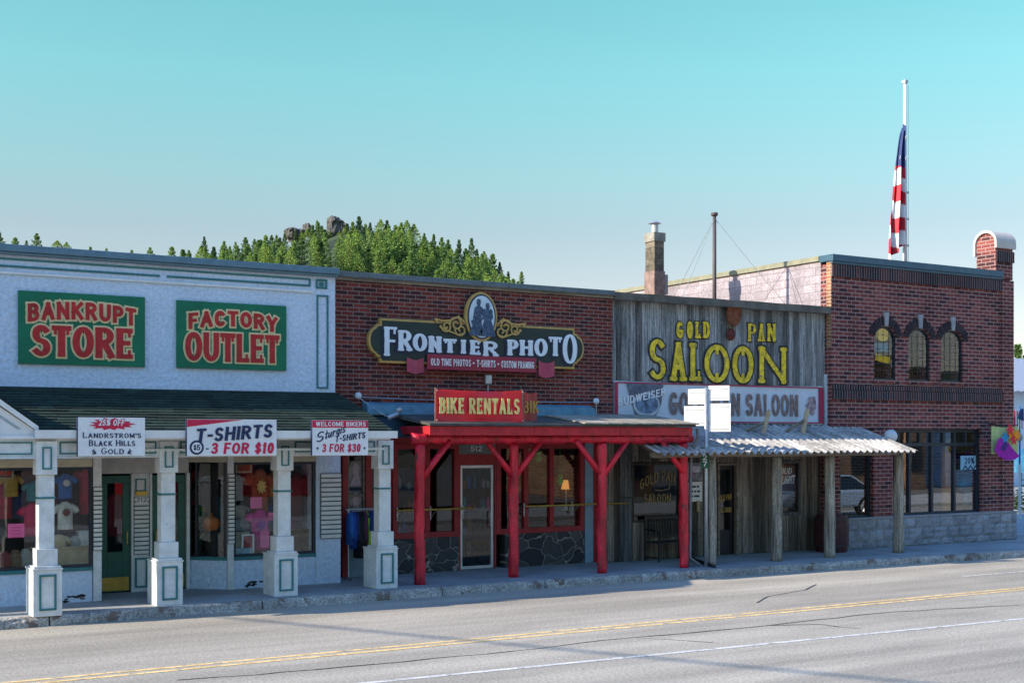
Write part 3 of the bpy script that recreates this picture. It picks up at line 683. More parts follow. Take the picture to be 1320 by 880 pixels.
# ---------- green wall signs
def wall_board(name,u0,v0,u1,v1,D,th_,m,label,cat,group=None,bev=.004):
    x0,x1=U(u0,D),U(u1,D); xm=(x0+x1)/2; z1=Zx(xm,v0,D); z0=Zx(xm,v1,D)
    o=thing(name,(xm,D,z0),label,cat,group)
    MB().box(x0,x1,D-th_,D,z0,z1).build('board',m,o,bevel=bev)
    return o,x0,x1,z0,z1
def archw(x0,x1,amp):
    return lambda x,z: (x, z+amp*(1-(2*(x-x0)/(x1-x0)-1)**2))
for nm,l1,l2,u0,v0,u1,v1,lab in (('store_sign','BANKRUPT','STORE',23,379,186,471,'green sign board reading BANKRUPT STORE in red cream-edged letters'),
                              ('store_sign','FACTORY','OUTLET',227,391,368,476,'green sign board reading FACTORY OUTLET in red cream-edged letters')):
    o,x0,x1,z0,z1=wall_board(nm,u0,v0,u1,v1,DL-.005,.05,mSignG,lab,'sign','green signs on the white wall')
    Wd=x1-x0; H=z1-z0; y=DL-.056
    for grow,m,yy,nm2 in ((.032,mCream,y,'letter_edging'),(0,mSignR,y-.014,'lettering')):
        t=MB()
        if l1=='BANKRUPT':
            a,b=x0+.07*Wd,x1-.075*Wd; text(t,l1,a,b,z0+.575*H,z0+.82*H,yy,.25,.20,.006,0,grow,archw(a,b,.06*H),gap=.15)
            text(t,l2,x0+.10*Wd,x1-.10*Wd,z0+.11*H,z0+.54*H,yy,.27,.15,.006,.13,grow,gap=.05)
        else:
            a,b=x0+.10*Wd,x1-.09*Wd; text(t,l1,a,b,z0+.575*H,z0+.81*H,yy,.25,.20,.006,0,grow,archw(a,b,.07*H),gap=.15)
            text(t,l2,x0+.07*Wd,x1-.07*Wd,z0+.11*H,z0+.54*H,yy,.26,.15,.006,.13,grow,gap=.05)
        t.build(nm2,m,o)
# ---------- hanging white signs along the porch eave
yS=ye-.16
def hang_board(u0,v0,u1,v1,label):
    x0,x1=U(u0,yS),U(u1,yS); xm=(x0+x1)/2; z1=Zx(xm,v0,yS); z0=Zx(xm,v1,yS)
    o=thing('hanging_sign',(xm,yS,z0),label,'sign','white signs hung along the porch')
    MB().box(x0,x1,yS-.02,yS+.02,z0,z1).build('board',mSignW,o,bevel=.003)
    MB().box(x0-.012,x0,yS-.02,yS+.02,z0,z1).build('board_edge',mNavy,o)
    return o,x0,x1,z0,z1,x1-x0,z1-z0,yS-.021
o,x0,x1,z0,z1,Wd,H,y=hang_board(100,538,186.5,587.5,'white sign reading 25% OFF, black hills gold, hung on the porch beam')
bu=MB(); cx,cz=x0+.5*Wd,z1-.17*H; pts=[]
rnd=random.Random(2)
for i in range(26):
    a=2*pi*i/26; k=(1.0 if i%2==0 else .72)*rnd.uniform(.92,1.08); pts.append((cx+.34*Wd*k*cos(a), min(z1-.005,cz+.17*H*k*sin(a))))
bu.prism(pts,y-.004,y); bu.build('starburst',mSignP,o)
t=MB(); text(t,'25% OFF',x0+.30*Wd,x0+.68*Wd,z1-.21*H,z1-.05*H,y-.005,.2,.16,.003,shear=.2); t.build('white_lettering',mSignW,o)
t=MB()
text(t,"LANDRSTROM'S",x0+.07*Wd,x1-.06*Wd,z0+.47*H,z0+.62*H,y,.19,.10,.003,.12,small=(.82,(0,))); t.build('navy_lettering',mNavy,o); t=MB()
text(t,"BLACK HILLS",x0+.16*Wd,x1-.15*Wd,z0+.26*H,z0+.42*H,y,.19,.10,.003,.12,small=(.82,(0,6))); t.build('navy_lettering',mNavy,o); t=MB()
text(t,"GOLD",x0+.34*Wd,x1-.32*Wd,z0+.05*H,z0+.21*H,y,.17,.09,.003,.12,small=(.82,(0,)))
for sx in (.26,.74):
    c=(x0+sx*Wd,z0+.12*H); q=1 if sx>.5 else -1
    for a in (-30,10,50): ribbon(t,[(c[0],c[1]-.03),(c[0]+q*.05*cos(radians(a)),c[1]-.03+.06*sin(radians(a+25)))],.016,.016,y,.003)
t.build('navy_lettering',mNavy,o)
o,x0,x1,z0,z1,Wd,H,y=hang_board(240.5,540.5,356,587,'white sign reading T-SHIRTS 3 FOR $10 with a red corner stripe')
MB().prism([(x0+.003,z1-.003),(x0+.003,z1-.21*H),(x0+.62*Wd,z1-.003)],y-.004,y).build('red_stripe',mSignP,o)
t=MB(); text(t,'T-SHIRTS',x0+.09*Wd,x1-.06*Wd,z0+.44*H,z0+.82*H,y-.006,.24,.18,.004,shear=.12,gap=.14,warp=lambda x,z:(x,z+.07*(x-x0)-.06)); t.build('navy_lettering',mNavy,o)
t=MB(); text(t,'3 FOR $10',x0+.26*Wd,x1-.04*Wd,z0+.05*H,z0+.36*H,y,.24,.18,.004,shear=.12,gap=.14); t.build('crimson_lettering',mSignP,o)
t=MB(); cx,cz=x0+.105*Wd,z0+.23*H; t.prism([(cx+.115*cos(a*pi/14),cz+.115*sin(a*pi/14)) for a in range(28)],y-.004,y); o2=t.build('round_badge',mNavy,o)
t=MB(); t.prism([(cx+.082*cos(a*pi/14),cz+.082*sin(a*pi/14)) for a in range(28)],y-.0065,y-.0042); t.build('badge_disc',mSignW,o2)
t=MB(); glyph(t,'$',cx-.055,cx-.008,cz-.045,cz+.045,y-.007,.014,.014,.003); glyph(t,'5',cx+.0,cx+.055,cz-.045,cz+.045,y-.007,.016,.014,.003); t.build('badge_lettering',mNavy,o2)
t=MB(); glyph(t,'-',x0+.205*Wd,x0+.235*Wd,z0+.15*H,z0+.24*H,y,.015,.02,.003); t.build('dash',mNavy,o)
o,x0,x1,z0,z1,Wd,H,y=hang_board(402,541.5,474,586.5,'white sign with red top band reading WELCOME BIKERS, 3 FOR $30')
MB().box(x0+.003,x1-.003,y-.004,y,z1-.21*H,z1-.003).build('red_band',mSignP,o)
t=MB(); text(t,'WELCOME BIKERS',x0+.06*Wd,x1-.05*Wd,z1-.17*H,z1-.045*H,y-.005,.2,.17,.003,gap=.18); t.build('white_lettering',mSignW,o)
t=MB(); a,b=x0+.06*Wd,x0+.48*Wd; w2=lambda x,z:(x,z+.32*(x-a)-.09)
glyph(t,'S',a,a+.13*Wd,z0+.50*H,z0+.78*H,y,.026,.02,.004,warp=w2,shear=.2)
xx=a+.15*Wd
for ch,wd in (('t',.05),('u',.075),('r',.055),('g',.07),('i',.03),('s',.06)):
    glyph(t,ch,xx,xx+wd*Wd,z0+.52*H,z0+.76*H,y,.018,.018,.004,warp=w2,shear=.2); xx+=(wd+.006)*Wd
t.build('script_lettering',mNavy,o); t=MB()
text(t,'T-SHIRTS',x0+.40*Wd,x1-.06*Wd,z0+.45*H,z0+.63*H,y,.22,.17,.004,shear=.12,warp=lambda x,z:(x,z+.13*(x-x0)-.10)); t.build('navy_lettering',mNavy,o)
t=MB(); text(t,'3 FOR $30',x0+.17*Wd,x1-.15*Wd,z0+.09*H,z0+.33*H,y,.22,.17,.004,shear=.1); t.build('crimson_lettering',mSignP,o)
t=MB()
for c in (x0+.09*Wd,x1-.07*Wd): t.prism([(c+(.03 if i%2==0 else .012)*sin(i*pi/5),z0+.2*H+(.03 if i%2==0 else .012)*cos(i*pi/5)) for i in range(10)],y-.004,y)
t.build('stars',mNavy,o)

# ================================================================== 2. dark brick store with the red timber porch
DB=22.3; DSF=22.8
B0=LX+.005; B1=U(789.5,DB)
BS=thing('brick_store',((B0+B1)/2,DB,.15),'dark red brick store with a red timber porch and red framed windows','building')
MB().box(B0,B1,DB,DB+.3,2.93,5.80).build('upper_wall',mBrickA,BS)
c=MB(); c.box(B0-.03,B1+.01,DB-.05,DB+.38,5.80,5.86); c.build('coping_board',mBeam,BS)
c=MB(); c.box(B0-.03,B1+.01,DB-.09,DB+.42,5.861,5.965); c.build('coping_cap',M('dull_coping',(.10,.13,.145),.6,.2),BS,bevel=.008)
b=MB(); b.box(B0,B1,33.7,34,.15,5.6); b.box(B0,B0+.25,DSF+.31,33.69,.15,5.6); b.box(B1-.25,B1-.01,DSF+.31,33.69,.15,5.6); b.box(B0+.26,B1-.26,DB+.31,33.69,5.3,5.5); b.build('back_walls',mBrickA,BS)
MB().box(B0,B1,DB+.001,DSF+.2,2.90,2.929).build('soffit',mRedFr,BS)
zsb=.84; ztb=2.72
XA=U(440.5,DSF)
def fu(u): return U(u,DSF)
# stone base
MB().box(fu(507),fu(590),DSF-.06,DSF+.15,.15,zsb).build('stone_base',mFlag,BS)
MB().box(fu(649),fu(751),DSF-.06,DSF+.15,.15,zsb).build('stone_base',mFlag,BS)
# side display window by the white store
f=MB(); f.box(fu(440),fu(447),DSF-.06,DSF+.1,.15,2.9); f.box(fu(470),fu(476.5),DSF-.06,DSF+.1,.15,2.9); f.box(fu(447),fu(470),DSF-.04,DSF+.08,2.55,2.9); f.build('red_window_post',mRedFr,BS,bevel=.006)
MB().box(fu(447),fu(470),DSF-.03,DSF+.1,.15,.95).build('blue_panel',M('blue_grey_panel',(.17,.25,.31),.7,.1),BS)
shop_window(BS,fu(447),fu(470),.951,2.549,DSF-.02,mBeam,.045,trans=1.72)
MB().box(fu(476.5),fu(505),DSF-.02,DSF+.1,.15,.95).build('lower_panel',mDarkB,BS)
shop_window(BS,fu(476.5),fu(505),.951,2.72,DSF,mRedFr,.06)
# main windows
hd=MB(); hd.box(fu(476.5),fu(752.5),DSF-.03,DSF+.12,ztb,2.9); hd.build('window_head',mRedFr,BS)
shop_window(BS,fu(505),fu(590.5),zsb+.001,ztb-.001,DSF-.05,mRedFr,.11,mull=(fu(550),),dep=.12)
shop_window(BS,fu(638.5),fu(752),zsb+.001,ztb-.001,DSF-.05,mRedFr,.11,mull=(fu(677),fu(710)),dep=.12)
# central door
d0,d1=fu(592.5),fu(636.5)
dr=MB(); dr.box(fu(590.6),d0,DSF-.04,DSF+.1,.15,2.5); dr.box(d1,fu(638.4),DSF-.04,DSF+.1,.15,2.5); dr.box(d0,d1,DSF-.04,DSF+.1,2.28,2.5); dr.build('door_surround',mRedFr,BS)
MB().box(fu(590.6),fu(638.4),DSF-.03,DSF+.09,2.501,2.719).build('transom_panel',M('grey_green_panel',(.14,.16,.15),.7,.1),BS)
t=MB(); text(t,'512',fu(606),fu(620),2.56,2.67,DSF-.031,.16,.13,.005); t.build('door_number',mSignW,BS)
dr=MB(); dr.frame(d0+.005,d1-.005,.16,2.275,DSF,DSF+.05,.06); o=dr.build('door',mAlu,BS,bevel=.005)
MB().box(d0+.06,d1-.06,DSF+.02,DSF+.026,.21,2.22).build('glass',mGl,o)
MB().tube([(d1-.1,DSF,1.0),(d1-.1,DSF-.05,1.02),(d1-.1,DSF-.05,1.3),(d1-.1,DSF,1.32)],.012).build('handle',mAlu,o)
# narrow bay to the right
sb=MB(); sb.box(fu(752.6),fu(763),DSF-.05,DSF+.2,.15,2.9); sb.box(fu(768),fu(784),DSF-.02,DSF+.2,.15,1.45); sb.build('pale_blue_panel',M('pale_blue_panel',(.20,.29,.36),.7,.1),BS)
f=MB(); f.box(fu(763.1),fu(768),DSF-.06,DSF+.1,.15,2.9); f.box(fu(784),fu(791),DSF-.06,DSF+.1,.15,2.9); f.build('red_window_post',mRedFr,BS,bevel=.006)
shop_window(BS,fu(768.1),fu(783.9),1.451,2.8,DSF-.02,mRedFr,.05)
# interior
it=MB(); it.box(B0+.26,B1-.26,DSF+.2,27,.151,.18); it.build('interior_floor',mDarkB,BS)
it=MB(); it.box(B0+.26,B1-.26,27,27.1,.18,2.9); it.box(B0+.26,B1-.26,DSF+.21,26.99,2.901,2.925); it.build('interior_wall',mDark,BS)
# folded blue awning
z0=Z(600,545,DB); z1=Z(600,521,DB)
a0,a1=U(466,DB),U(758,DB)
am=MB(); am.prismx([(DB-.001,z1+.02),(DB-.26,z1-.05),(DB-.30,z1-.22),(DB-.28,z1-.24),(DB-.001,z1-.22)],a0,a1); am.build('awning_case',mAwn,BS,bevel=.01)
am=MB(); am.prismx([(DB-.002,z1-.23),(DB-.22,z1-.245),(DB-.50,z1-.62),(DB-.48,z1-.66),(DB-.002,z1-.5)],a0,a1); am.build('awning_cloth',mAwnD,BS)
# floodlights
def flood(u,v,du,dv):
    x,z=U(u,DB),Z(u,v,DB); o=thing('floodlight',(x,DB,z),'small white floodlight on the %s end of the brick wall cable, on a thin arm'%('left' if du else 'right'),'floodlight','floodlights on the dark brick wall')
    m=MB(); m.ball((x,DB-.10,z),.07,12,8,(1,.8,1)); m.tube([(x,DB,z-.02),(x,DB-.08,z)],.02); m.build('lamp_head',mLamp,o,smooth=True)
    m=MB()
    if du: m.tube([(x,DB-.10,z-.03),(x+.35,DB-.35,z-.33),(x+.50,DB-.42,z-.42)],.010); m.tube([(x+.46,DB-.42,z-.42),(x+.66,DB-.44,z-.34)],[.05,.045]); m.ball((x+.68,DB-.45,z-.27),.06)
    else: m.tube([(x,DB-.10,z-.05),(x,DB-.10,z-.40)],.010)
    m.build('arm',mSteel,o)
    return x,z
fx0,fz0=flood(459,510,1,0); fx1,fz1=flood(765,517,0,0)
cb=MB(); pts=[(fx0+(fx1-fx0)*i/16,DB-.03,fz0-.02+(fz1-fz0)*i/16-.035*sin(pi*i/16)) for i in range(17)]; cb.tube(pts,.008,5)
tag(cb.build('cable',mSteel,None,origin=(fx0,DB,fz0)),'thin grey cable strung across the dark brick wall between two floodlights','cable')
x,z=U(628,DB),Z(628,489,DB)
o=thing('junction_box',(x,DB,z),'small grey electrical box with a thin conduit under the maroon ribbon sign','box')
MB().box(x-.07,x+.07,DB-.07,DB,z-.09,z+.09).build('case',mSteel,o,bevel=.006); MB().tube([(x,DB-.03,z-.09),(x,DB-.03,z-.35)],.012).build('conduit',mSteel,o)

# red timber porch
yp=20.95
def logpost(mb,x,y,z0,z1,r,knots=.06,n=12,m=14,taper=0.0,lean=0):
    rings=[]; ph=random.uniform(0,6)
    for k in range(m+1):
        t=k/m; z=z0+(z1-z0)*t; rr=r*(1-taper*t)
        rings.append([(x+lean*t+rr*(1+knots*sin(3*a+ph+t*9)+random.uniform(-knots,knots)*.6)*cos(a), y+rr*(1+knots*cos(2*a+t*11+ph)+random.uniform(-knots,knots)*.6)*sin(a), z) for a in [2*pi*i/n for i in range(n)]])
    mb.loft(rings)
RP=[]
for u,v in ((541,753),(662,743.5),(775.5,738),(882,731)):
    x,y=G(u,v); RP.append((x,y))
    m=MB(); logpost(m,x,y,.15,2.72,.098,.17,14,30,.05,-.03 if u>800 else 0); m.build('porch_post',mRedLog,BS,smooth=True)
def yline(x):
    for (xa,ya),(xb,yb) in zip(RP,RP[1:]):
        if x<=xb: return ya+(yb-ya)*(x-xa)/(xb-xa)
    return RP[-1][1]
bx0,bx1=RP[0][0]-.17,RP[-1][0]+.16
m=MB(); n=46; rings=[]
for k in range(n+1):
    x=bx0+(bx1-bx0)*k/n; y=yline(x); rings.append([(x,y+.10*(1+random.uniform(-.22,.22))*cos(a),2.82+.10*(1+random.uniform(-.24,.24))*sin(a)) for a in [2*pi*i/10 for i in range(10)]])
m.loft(rings); m.build('porch_beam',mRedLog,BS,smooth=True)
fas0=U(554,yp-.25); fas1=U(893,yp-.25)
m=MB(); cut=[fas0,fas0+(fas1-fas0)*.37,fas0+(fas1-fas0)*.70,fas1]
for a,b in zip(cut,cut[1:]): m.box(a+.003,b-.003,yp-.24,yp-.20,2.88,3.05)
m.box(fas0,fas0+.04,yp-.199,DB-.01,2.90,3.05); m.box(fas1-.04,fas1,yp-.199,DB-.01,2.90,3.05)
m.build('fascia',mRed,BS,bevel=.006)
m=MB(); m.add([(fas0-.02,yp-.30,3.055),(fas1+.05,yp-.30,3.055),(fas1+.05,DB-.01,3.23),(fas0-.02,DB-.01,3.23),(fas0-.02,yp-.30,3.10),(fas1+.05,yp-.30,3.10),(fas1+.05,DB-.01,3.30),(fas0-.02,DB-.01,3.30)],[(3,2,1,0),(4,5,6,7),(0,1,5,4),(1,2,6,5),(2,3,7,6),(3,0,4,7)])
xr0=U(752,yp-.3)
m.build('porch_roof',mTar,BS)
m=MB()
for i in range(16):
    a=xr0+(fas1+.09-xr0)*i/16; b=xr0+(fas1+.09-xr0)*(i+1)/16
    y0=yp-.34-random.uniform(0,.03); m.t=random.random()
    m.add([(a,y0,3.105),(b-.004,y0,3.105),(b-.004,DB-.02,3.31),(a,DB-.02,3.31),(a,y0,3.128),(b-.004,y0,3.128),(b-.004,DB-.02,3.333),(a,DB-.02,3.333)],[(3,2,1,0),(4,5,6,7),(0,1,5,4),(1,2,6,5),(2,3,7,6),(3,0,4,7)])
m.build('roof_boards',M('pale_roof_boards',(.30,.27,.22),.9,.25,6,.4,20,tone=.3),BS)
for i,(x,y) in enumerate(RP):
    for s in (-1,1):
        if (i==0 and s<0) or (i==3 and s>0): continue
        m=MB(); m.tube([(x+s*.03,y-.02,2.10),(x+s*.32,y-.02,2.43),(x+s*.62,y-.02,2.78)],[.062,.058,.055],10,.07); m.build('brace',mRedLog,BS,smooth=True)
# porch joists and ceiling
m=MB()
for k in range(9):
    x=fas0+.2+(fas1-fas0-.4)*k/8; m.box(x-.04,x+.04,yp+.11,DB-.02,2.935,3.06)
m.build('joist',mBeam,BS)
# pole rail along the windows
zr=Z(560,655,DSF)
def rail(x0,x1):
    o=thing('display_rail',((x0+x1)/2,DSF-.06,zr),None,'rail','yellow rails across the red windows')
    y=DSF-.30; m=MB(); m.tube([(x0,y,zr),(x1,y,zr)],.020,8); m.build('rail_bar',mBrass,o,smooth=True)
    n=3
    for k in range(n):
        x=x0+.12+(x1-x0-.24)*k/(n-1)
        b=MB(); b.tube([(x,DSF-.06,zr-.02),(x,y,zr-.02)],.009,6); b.tube([(x,DSF-.06,zr-.20),(x,y,zr-.03)],.008,6); b.box(x-.012,x+.012,DSF-.075,DSF-.055,zr-.22,zr+.05); b.build('bracket',mSteel,o)
    return o
rail(fu(503),fu(601))['label']='yellow display rail across the red window left of the central door'
rail(fu(667),fu(800))['label']='yellow display rail across the red windows right of the central door'
# BIKE RENTALS banner
yb=yp-.05
x0,x1=U(561,yb),U(674,yb); z0=3.13; z1=Z(615,502,yb)
o=thing('banner',(x0,yb,z0),'red vinyl banner reading BIKE RENTALS on the red porch roof','banner')
def cloth(xa,ya,xb,yb_,z0,z1,nx=22,nz=9,amp=.018,seed=1,th=.004):
    rnd=random.Random(seed); ph=[rnd.uniform(0,6) for _ in range(6)]; m=MB(); d=Vector((xb-xa,yb_-ya)).normalized(); nrm=Vector((d.y,-d.x))
    P=[]
    for j in range(nz+1):
        for i in range(nx+1):
            u=i/nx; v=j/nz; e=amp*(sin(u*7+ph[0]+v*4)+.7*sin(v*6-u*9+ph[1])+.5*sin(u*19+v*3+ph[2]))*min(1,4*u,4*(1-u)+.2)
            sag=.03*sin(pi*u)*(1 if j==nz else -.4 if j==0 else 0)
            P.append((xa+(xb-xa)*u+nrm.x*e, ya+(yb_-ya)*u+nrm.y*e, z0+(z1-z0)*v-sag))
    fs=[(j*(nx+1)+i,j*(nx+1)+i+1,(j+1)*(nx+1)+i+1,(j+1)*(nx+1)+i) for j in range(nz) for i in range(nx)]
    N=len(P); m.add(P+[(p[0]-nrm.x*th,p[1]-nrm.y*th,p[2]) for p in P], fs+[(d_+N,c+N,b+N,a+N) for a,b,c,d_ in fs]); return m
mBan=bpy.data.materials.new('red_vinyl'); t_,n_,l_,p_=nodes(mBan); p_.inputs['Base Color'].default_value=(.80,.035,.06,1); p_.inputs['Roughness'].default_value=.35
tl=n_.new('ShaderNodeBsdfTranslucent'); tl.inputs['Color'].default_value=(.9,.10,.02,1); ms_=n_.new('ShaderNodeMixShader'); ms_.inputs[0].default_value=.35
l_.new(p_.outputs[0],ms_.inputs[1]); l_.new(tl.outputs[0],ms_.inputs[2]); l_.new(ms_.outputs[0],n_['Material Output'].inputs['Surface'])
cloth(x0,yb,x1,yb,z0,z1,seed=3).build('banner_cloth',mBan,o,smooth=True)
x2=U(693.5,yb+.12)
cloth(x1+.01,yb+.01,x2,yb+.16,z0+.02,z1-.02,8,8,.012,seed=5).build('folded_end',M('dark_red_vinyl',(.30,.02,.02),.5,.2),o,smooth=True)
mBL=M('banner_yellow',(.78,.60,.20),.6,.25,7)
t=MB(); Wd=x1-x0;H=z1-z0; text(t,'BIKE RENTALS',x0+.035*Wd,x1-.05*Wd,z0+.25*H,z0+.74*H,yb-.035,.27,.14,.004,.18,gap=.12); t.build('lettering',mBL,o)
t=MB(); text(t,'BIK',x1+.03,x2-.04,z0+.30*H,z0+.68*H,yb+.03,.2,.13,.003,.15); t.build('lettering',M('dull_yellow',(.36,.22,.04),.7),o)
t=MB(); 
for cx,cz in ((x0+.02,z0+.03),(x0+.02,z1-.03),(x1-.02,z0+.03),(x1-.02,z1-.03)): t.tube([(cx,yb-.04,cz),(cx,yb-.02,cz)],.014,10)
t.build('grommet',mSteel,o)
m=MB(); m.tube([(x0+.02,yb+.02,3.10),(x0+.02,yb+.02,z1+.02)],.02); m.tube([(x1,yb+.02,3.10),(x1,yb+.02,z1+.02)],.02); m.build('stake',mBeam,o)

# ---------- the photo studio sign
DF=DB-.06
x0,x1=U(473.5,DF),U(751,DF); xm=U(617,DF); z1=5.115; z0=4.265; H=z1-z0
FS=thing('photo_sign',(xm,DB,z0),'dark green sign board reading FRONTIER PHOTO with gold scrolled edge and oval portrait','sign')
def notched(x0,x1,z0,z1,d):
    bw=.42*(z1-z0)/1.0; c=.12; pts=[]
    xl=x0+.24; xr_=x1-.24
    zc=(z0+z1)/2; rz=(z1-z0)/2-.16
    pts+=[(xl,z1),(xr_,z1),(xr_,z1-.11),(xr_+.06,z1-.11)]
    pts+=[(xr_+.06+(.18+d*0)*cos(radians(a)), zc+rz*sin(radians(a))) for a in range(78,-79,-12)]
    pts+=[(xr_+.06,z0+.11),(xr_,z0+.11),(xr_,z0),(xl,z0),(xl,z0+.11),(xl-.06,z0+.11)]
    pts+=[(xl-.06-.18*cos(radians(a)), zc+rz*sin(radians(a))) for a in range(-78,79,12)]
    pts+=[(xl-.06,z1-.11),(xl,z1-.11)]
    return pts
def inset(pts,d):
    n=len(pts); out=[]
    for i in range(n):
        a=Vector(pts[i-1]);b=Vector(pts[i]);c=Vector(pts[(i+1)%n]); d1=(b-a).normalized(); d2=(c-b).normalized()
        n1=Vector((d1.y,-d1.x)); n2=Vector((d2.y,-d2.x)); k=(n1+n2); k=k/max(.5,k.length_squared/2) if k.length>1e-6 else n1
        out.append((b.x+k.x*d,b.y+k.y*d))
    return out
outl=notched(x0,x1,z0,z1,0)
# gold rim behind, green face in front
MB().prism(outl,DF-.05,DB-.002).build('gold_edge',mGold,FS,bevel=.004)
MB().prism(inset(outl,.045),DF-.062,DF-.0505).build('board_face',mSignD,FS)
# the letters, each fitted where it stands
LET=[('F',492.5,510,421.5,459),('R',510.5,529,426,452.5),('O',529.5,548,430,453),('N',549.5,567,433.5,454.5),('T',569,586,437,455),('I',590.5,599,438,456),('E',603,617.5,438.5,457.5),('R',620,640,440,459.5),
     ('P',651,666,438,458.5),('H',667,684.5,438.5,458.5),('O',686,703,436.5,459.5),('T',704.5,721.5,434.5,459),('O',722.5,741,431,469)]
yF=DF-.063
mLetT=M('silver_blue_letters',(.62,.68,.74),.45,.06); mLetB=M('letter_shadow_navy',(.008,.014,.04),.5)
t=MB(); t2=MB()
for ch,u0,u1,v0,v1 in LET:
    xa,xb=U(u0,DF),U(u1,DF); xc=(xa+xb)/2; za,zb=Zx(xc,v1,DF),Zx(xc,v0,DF)
    tx=.104 if ch!='I' else .095
    glyph(t2,ch,xa-.03,xb-.03,za-.025,zb-.025,yF,tx,.05,.006,.22 if ch not in 'O' else 0,.028)
    glyph(t,ch,xa,xb,za,zb,yF-.013,tx,.05,.012,.22 if ch not in 'O' else 0)
t2.build('letter_shadow',mLetB,FS); t.build('lettering',mLetT,FS)
# maroon ribbon
mRib=M('maroon_ribbon',(.27,.022,.045),.55,.12); mRibD=M('dark_maroon_ribbon',(.13,.012,.022),.6,.12)
xa,xb=U(547.5,DF),U(688,DF); zb=Zx((xa+xb)/2,459,DF); za=Zx((xa+xb)/2,478.5,DF)
rb=MB(); rb.box(xa,xb,yF-.05,yF-.02,za,zb); o=rb.build('ribbon',mRib,FS,bevel=.01)
for s,u0,u1,va,vb in ((-1,521.5,543,461,481),(1,691,711,465,486)):
    ea,eb=U(u0,DF),U(u1,DF); zc1=Zx((ea+eb)/2,va,DF); zc0=Zx((ea+eb)/2,vb,DF); n=12; e=MB(); rings=[]
    for k in range(n+1):
        tt=k/n; x=ea+(eb-ea)*tt; y=yF-.03-.025*sin(tt*2*pi+ (0 if s<0 else pi)); dz=.05*sin(tt*pi)*(-1)
        rings.append([(x,y,zc0+dz+.03),(x,y-.012,zc0+dz+.03),(x,y-.012,zc1+dz),(x,y,zc1+dz)])
    e.loft(rings); e.build('ribbon_tail',M('rose_ribbon',(.38,.05,.09),.55,.15),o)
    e=MB(); q=xa if s<0 else xb; w_=abs(q-(eb if s<0 else ea))
    e.prism([(q,za+.02),(q-s*-.0+s*.0,za-.06),(q+s*(w_*.9),za-.10),(q+s*(w_*1.4),za-.02),(q+s*w_*1.2,za+.10)],yF-.018,yF-.004); e.build('ribbon_fold',mRibD,o)
t=MB(); Wd=xb-xa; hh=zb-za
text(t,'OLD TIME PHOTOS',xa+.03*Wd,xa+.385*Wd,za+.27*hh,za+.73*hh,yF-.051,.22,.16,.004,.12,gap=.2)
text(t,'T-SHIRTS',xa+.44*Wd,xa+.61*Wd,za+.27*hh,za+.73*hh,yF-.051,.22,.16,.004,.12,gap=.2)
text(t,'CUSTOM FRAMING',xa+.665*Wd,xa+.975*Wd,za+.27*hh,za+.73*hh,yF-.051,.22,.16,.004,.12,gap=.2)
for q in (.41,.637): t.prism([(xa+q*Wd+.02*cos(a*pi/5),za+.5*hh+.02*sin(a*pi/5)) for a in range(10)],yF-.055,yF-.051)
t.build('ribbon_lettering',mSignW,o)
# oval portrait
cx=U(617.5,DF); cz=(Zx(cx,377,DF)+Zx(cx,440.5,DF))/2; rz=(Zx(cx,377,DF)-Zx(cx,440.5,DF))/2; rx=(U(638,DF)-U(597,DF))/2
ell=lambda k:[(cx+(rx-k)*cos(a*2*pi/40),cz+(rz-k)*sin(a*2*pi/40)) for a in range(40)]
ov=MB(); ov.prism(ell(0),yF-.04,yF+.05); o=ov.build('oval_frame',mGold,FS,bevel=.008)
MB().prism(ell(.045),yF-.048,yF-.0405).build('dark_ring',mNavy,o)
MB().prism(ell(.075),yF-.055,yF-.0485).build('portrait_ground',M('portrait_pale_blue',(.50,.60,.66),.6,.1,5),o)
mFig=M('portrait_ink',(.05,.085,.14),.7,.5,18,fine=.4)
fg=MB(); yy=yF-.0555
def fig(x,z0,h,w,skirt,hat):
    pts=[(x-w*(1.0 if skirt else .55),z0),(x+w*(1.0 if skirt else .55),z0),(x+w*.42,z0+h*.5),(x+w*.62,z0+h*.78),(x+w*.2,z0+h*.84),(x-w*.2,z0+h*.84),(x-w*.62,z0+h*.78),(x-w*.42,z0+h*.5)]
    fg.prism(pts,yy-.004,yy); fg.prism([(x+.045*cos(a*pi/6),z0+h*.91+.058*sin(a*pi/6)) for a in range(12)],yy-.006,yy-.0002)
    if hat: fg.prism([(x-.07,z0+h*.955),(x+.07,z0+h*.955),(x+.04,z0+h*.97),(x+.035,z0+h*1.04),(x-.035,z0+h*1.04),(x-.04,z0+h*.97)],yy-.008,yy-.0004)
fig(cx-.075,cz-.34,.66,.15,False,True); fig(cx+.13,cz-.37,.62,.19,True,True)
for ax_,sg in ((cx-.075,-1),(cx-.075,1),(cx+.13,-1),(cx+.13,1)):
    yy-=.0006; fg.prism([(ax_+sg*.055,cz+.17),(ax_+sg*.10,cz+.15),(ax_+sg*.125,cz-.02),(ax_+sg*.07,cz-.08),(ax_+sg*.06,cz-.04),(ax_+sg*.085,cz+.0)],yy-.004,yy)
yy-=.003; fig(cx-.16,cz-.38,.38,.15,True,False); fg.prism([(cx-.27,cz-.38),(cx+.28,cz-.39),(cx+.2,cz-.34),(cx-.2,cz-.33)],yy-.006,yy-.002)
fg.build('portrait_figures',mFig,o)
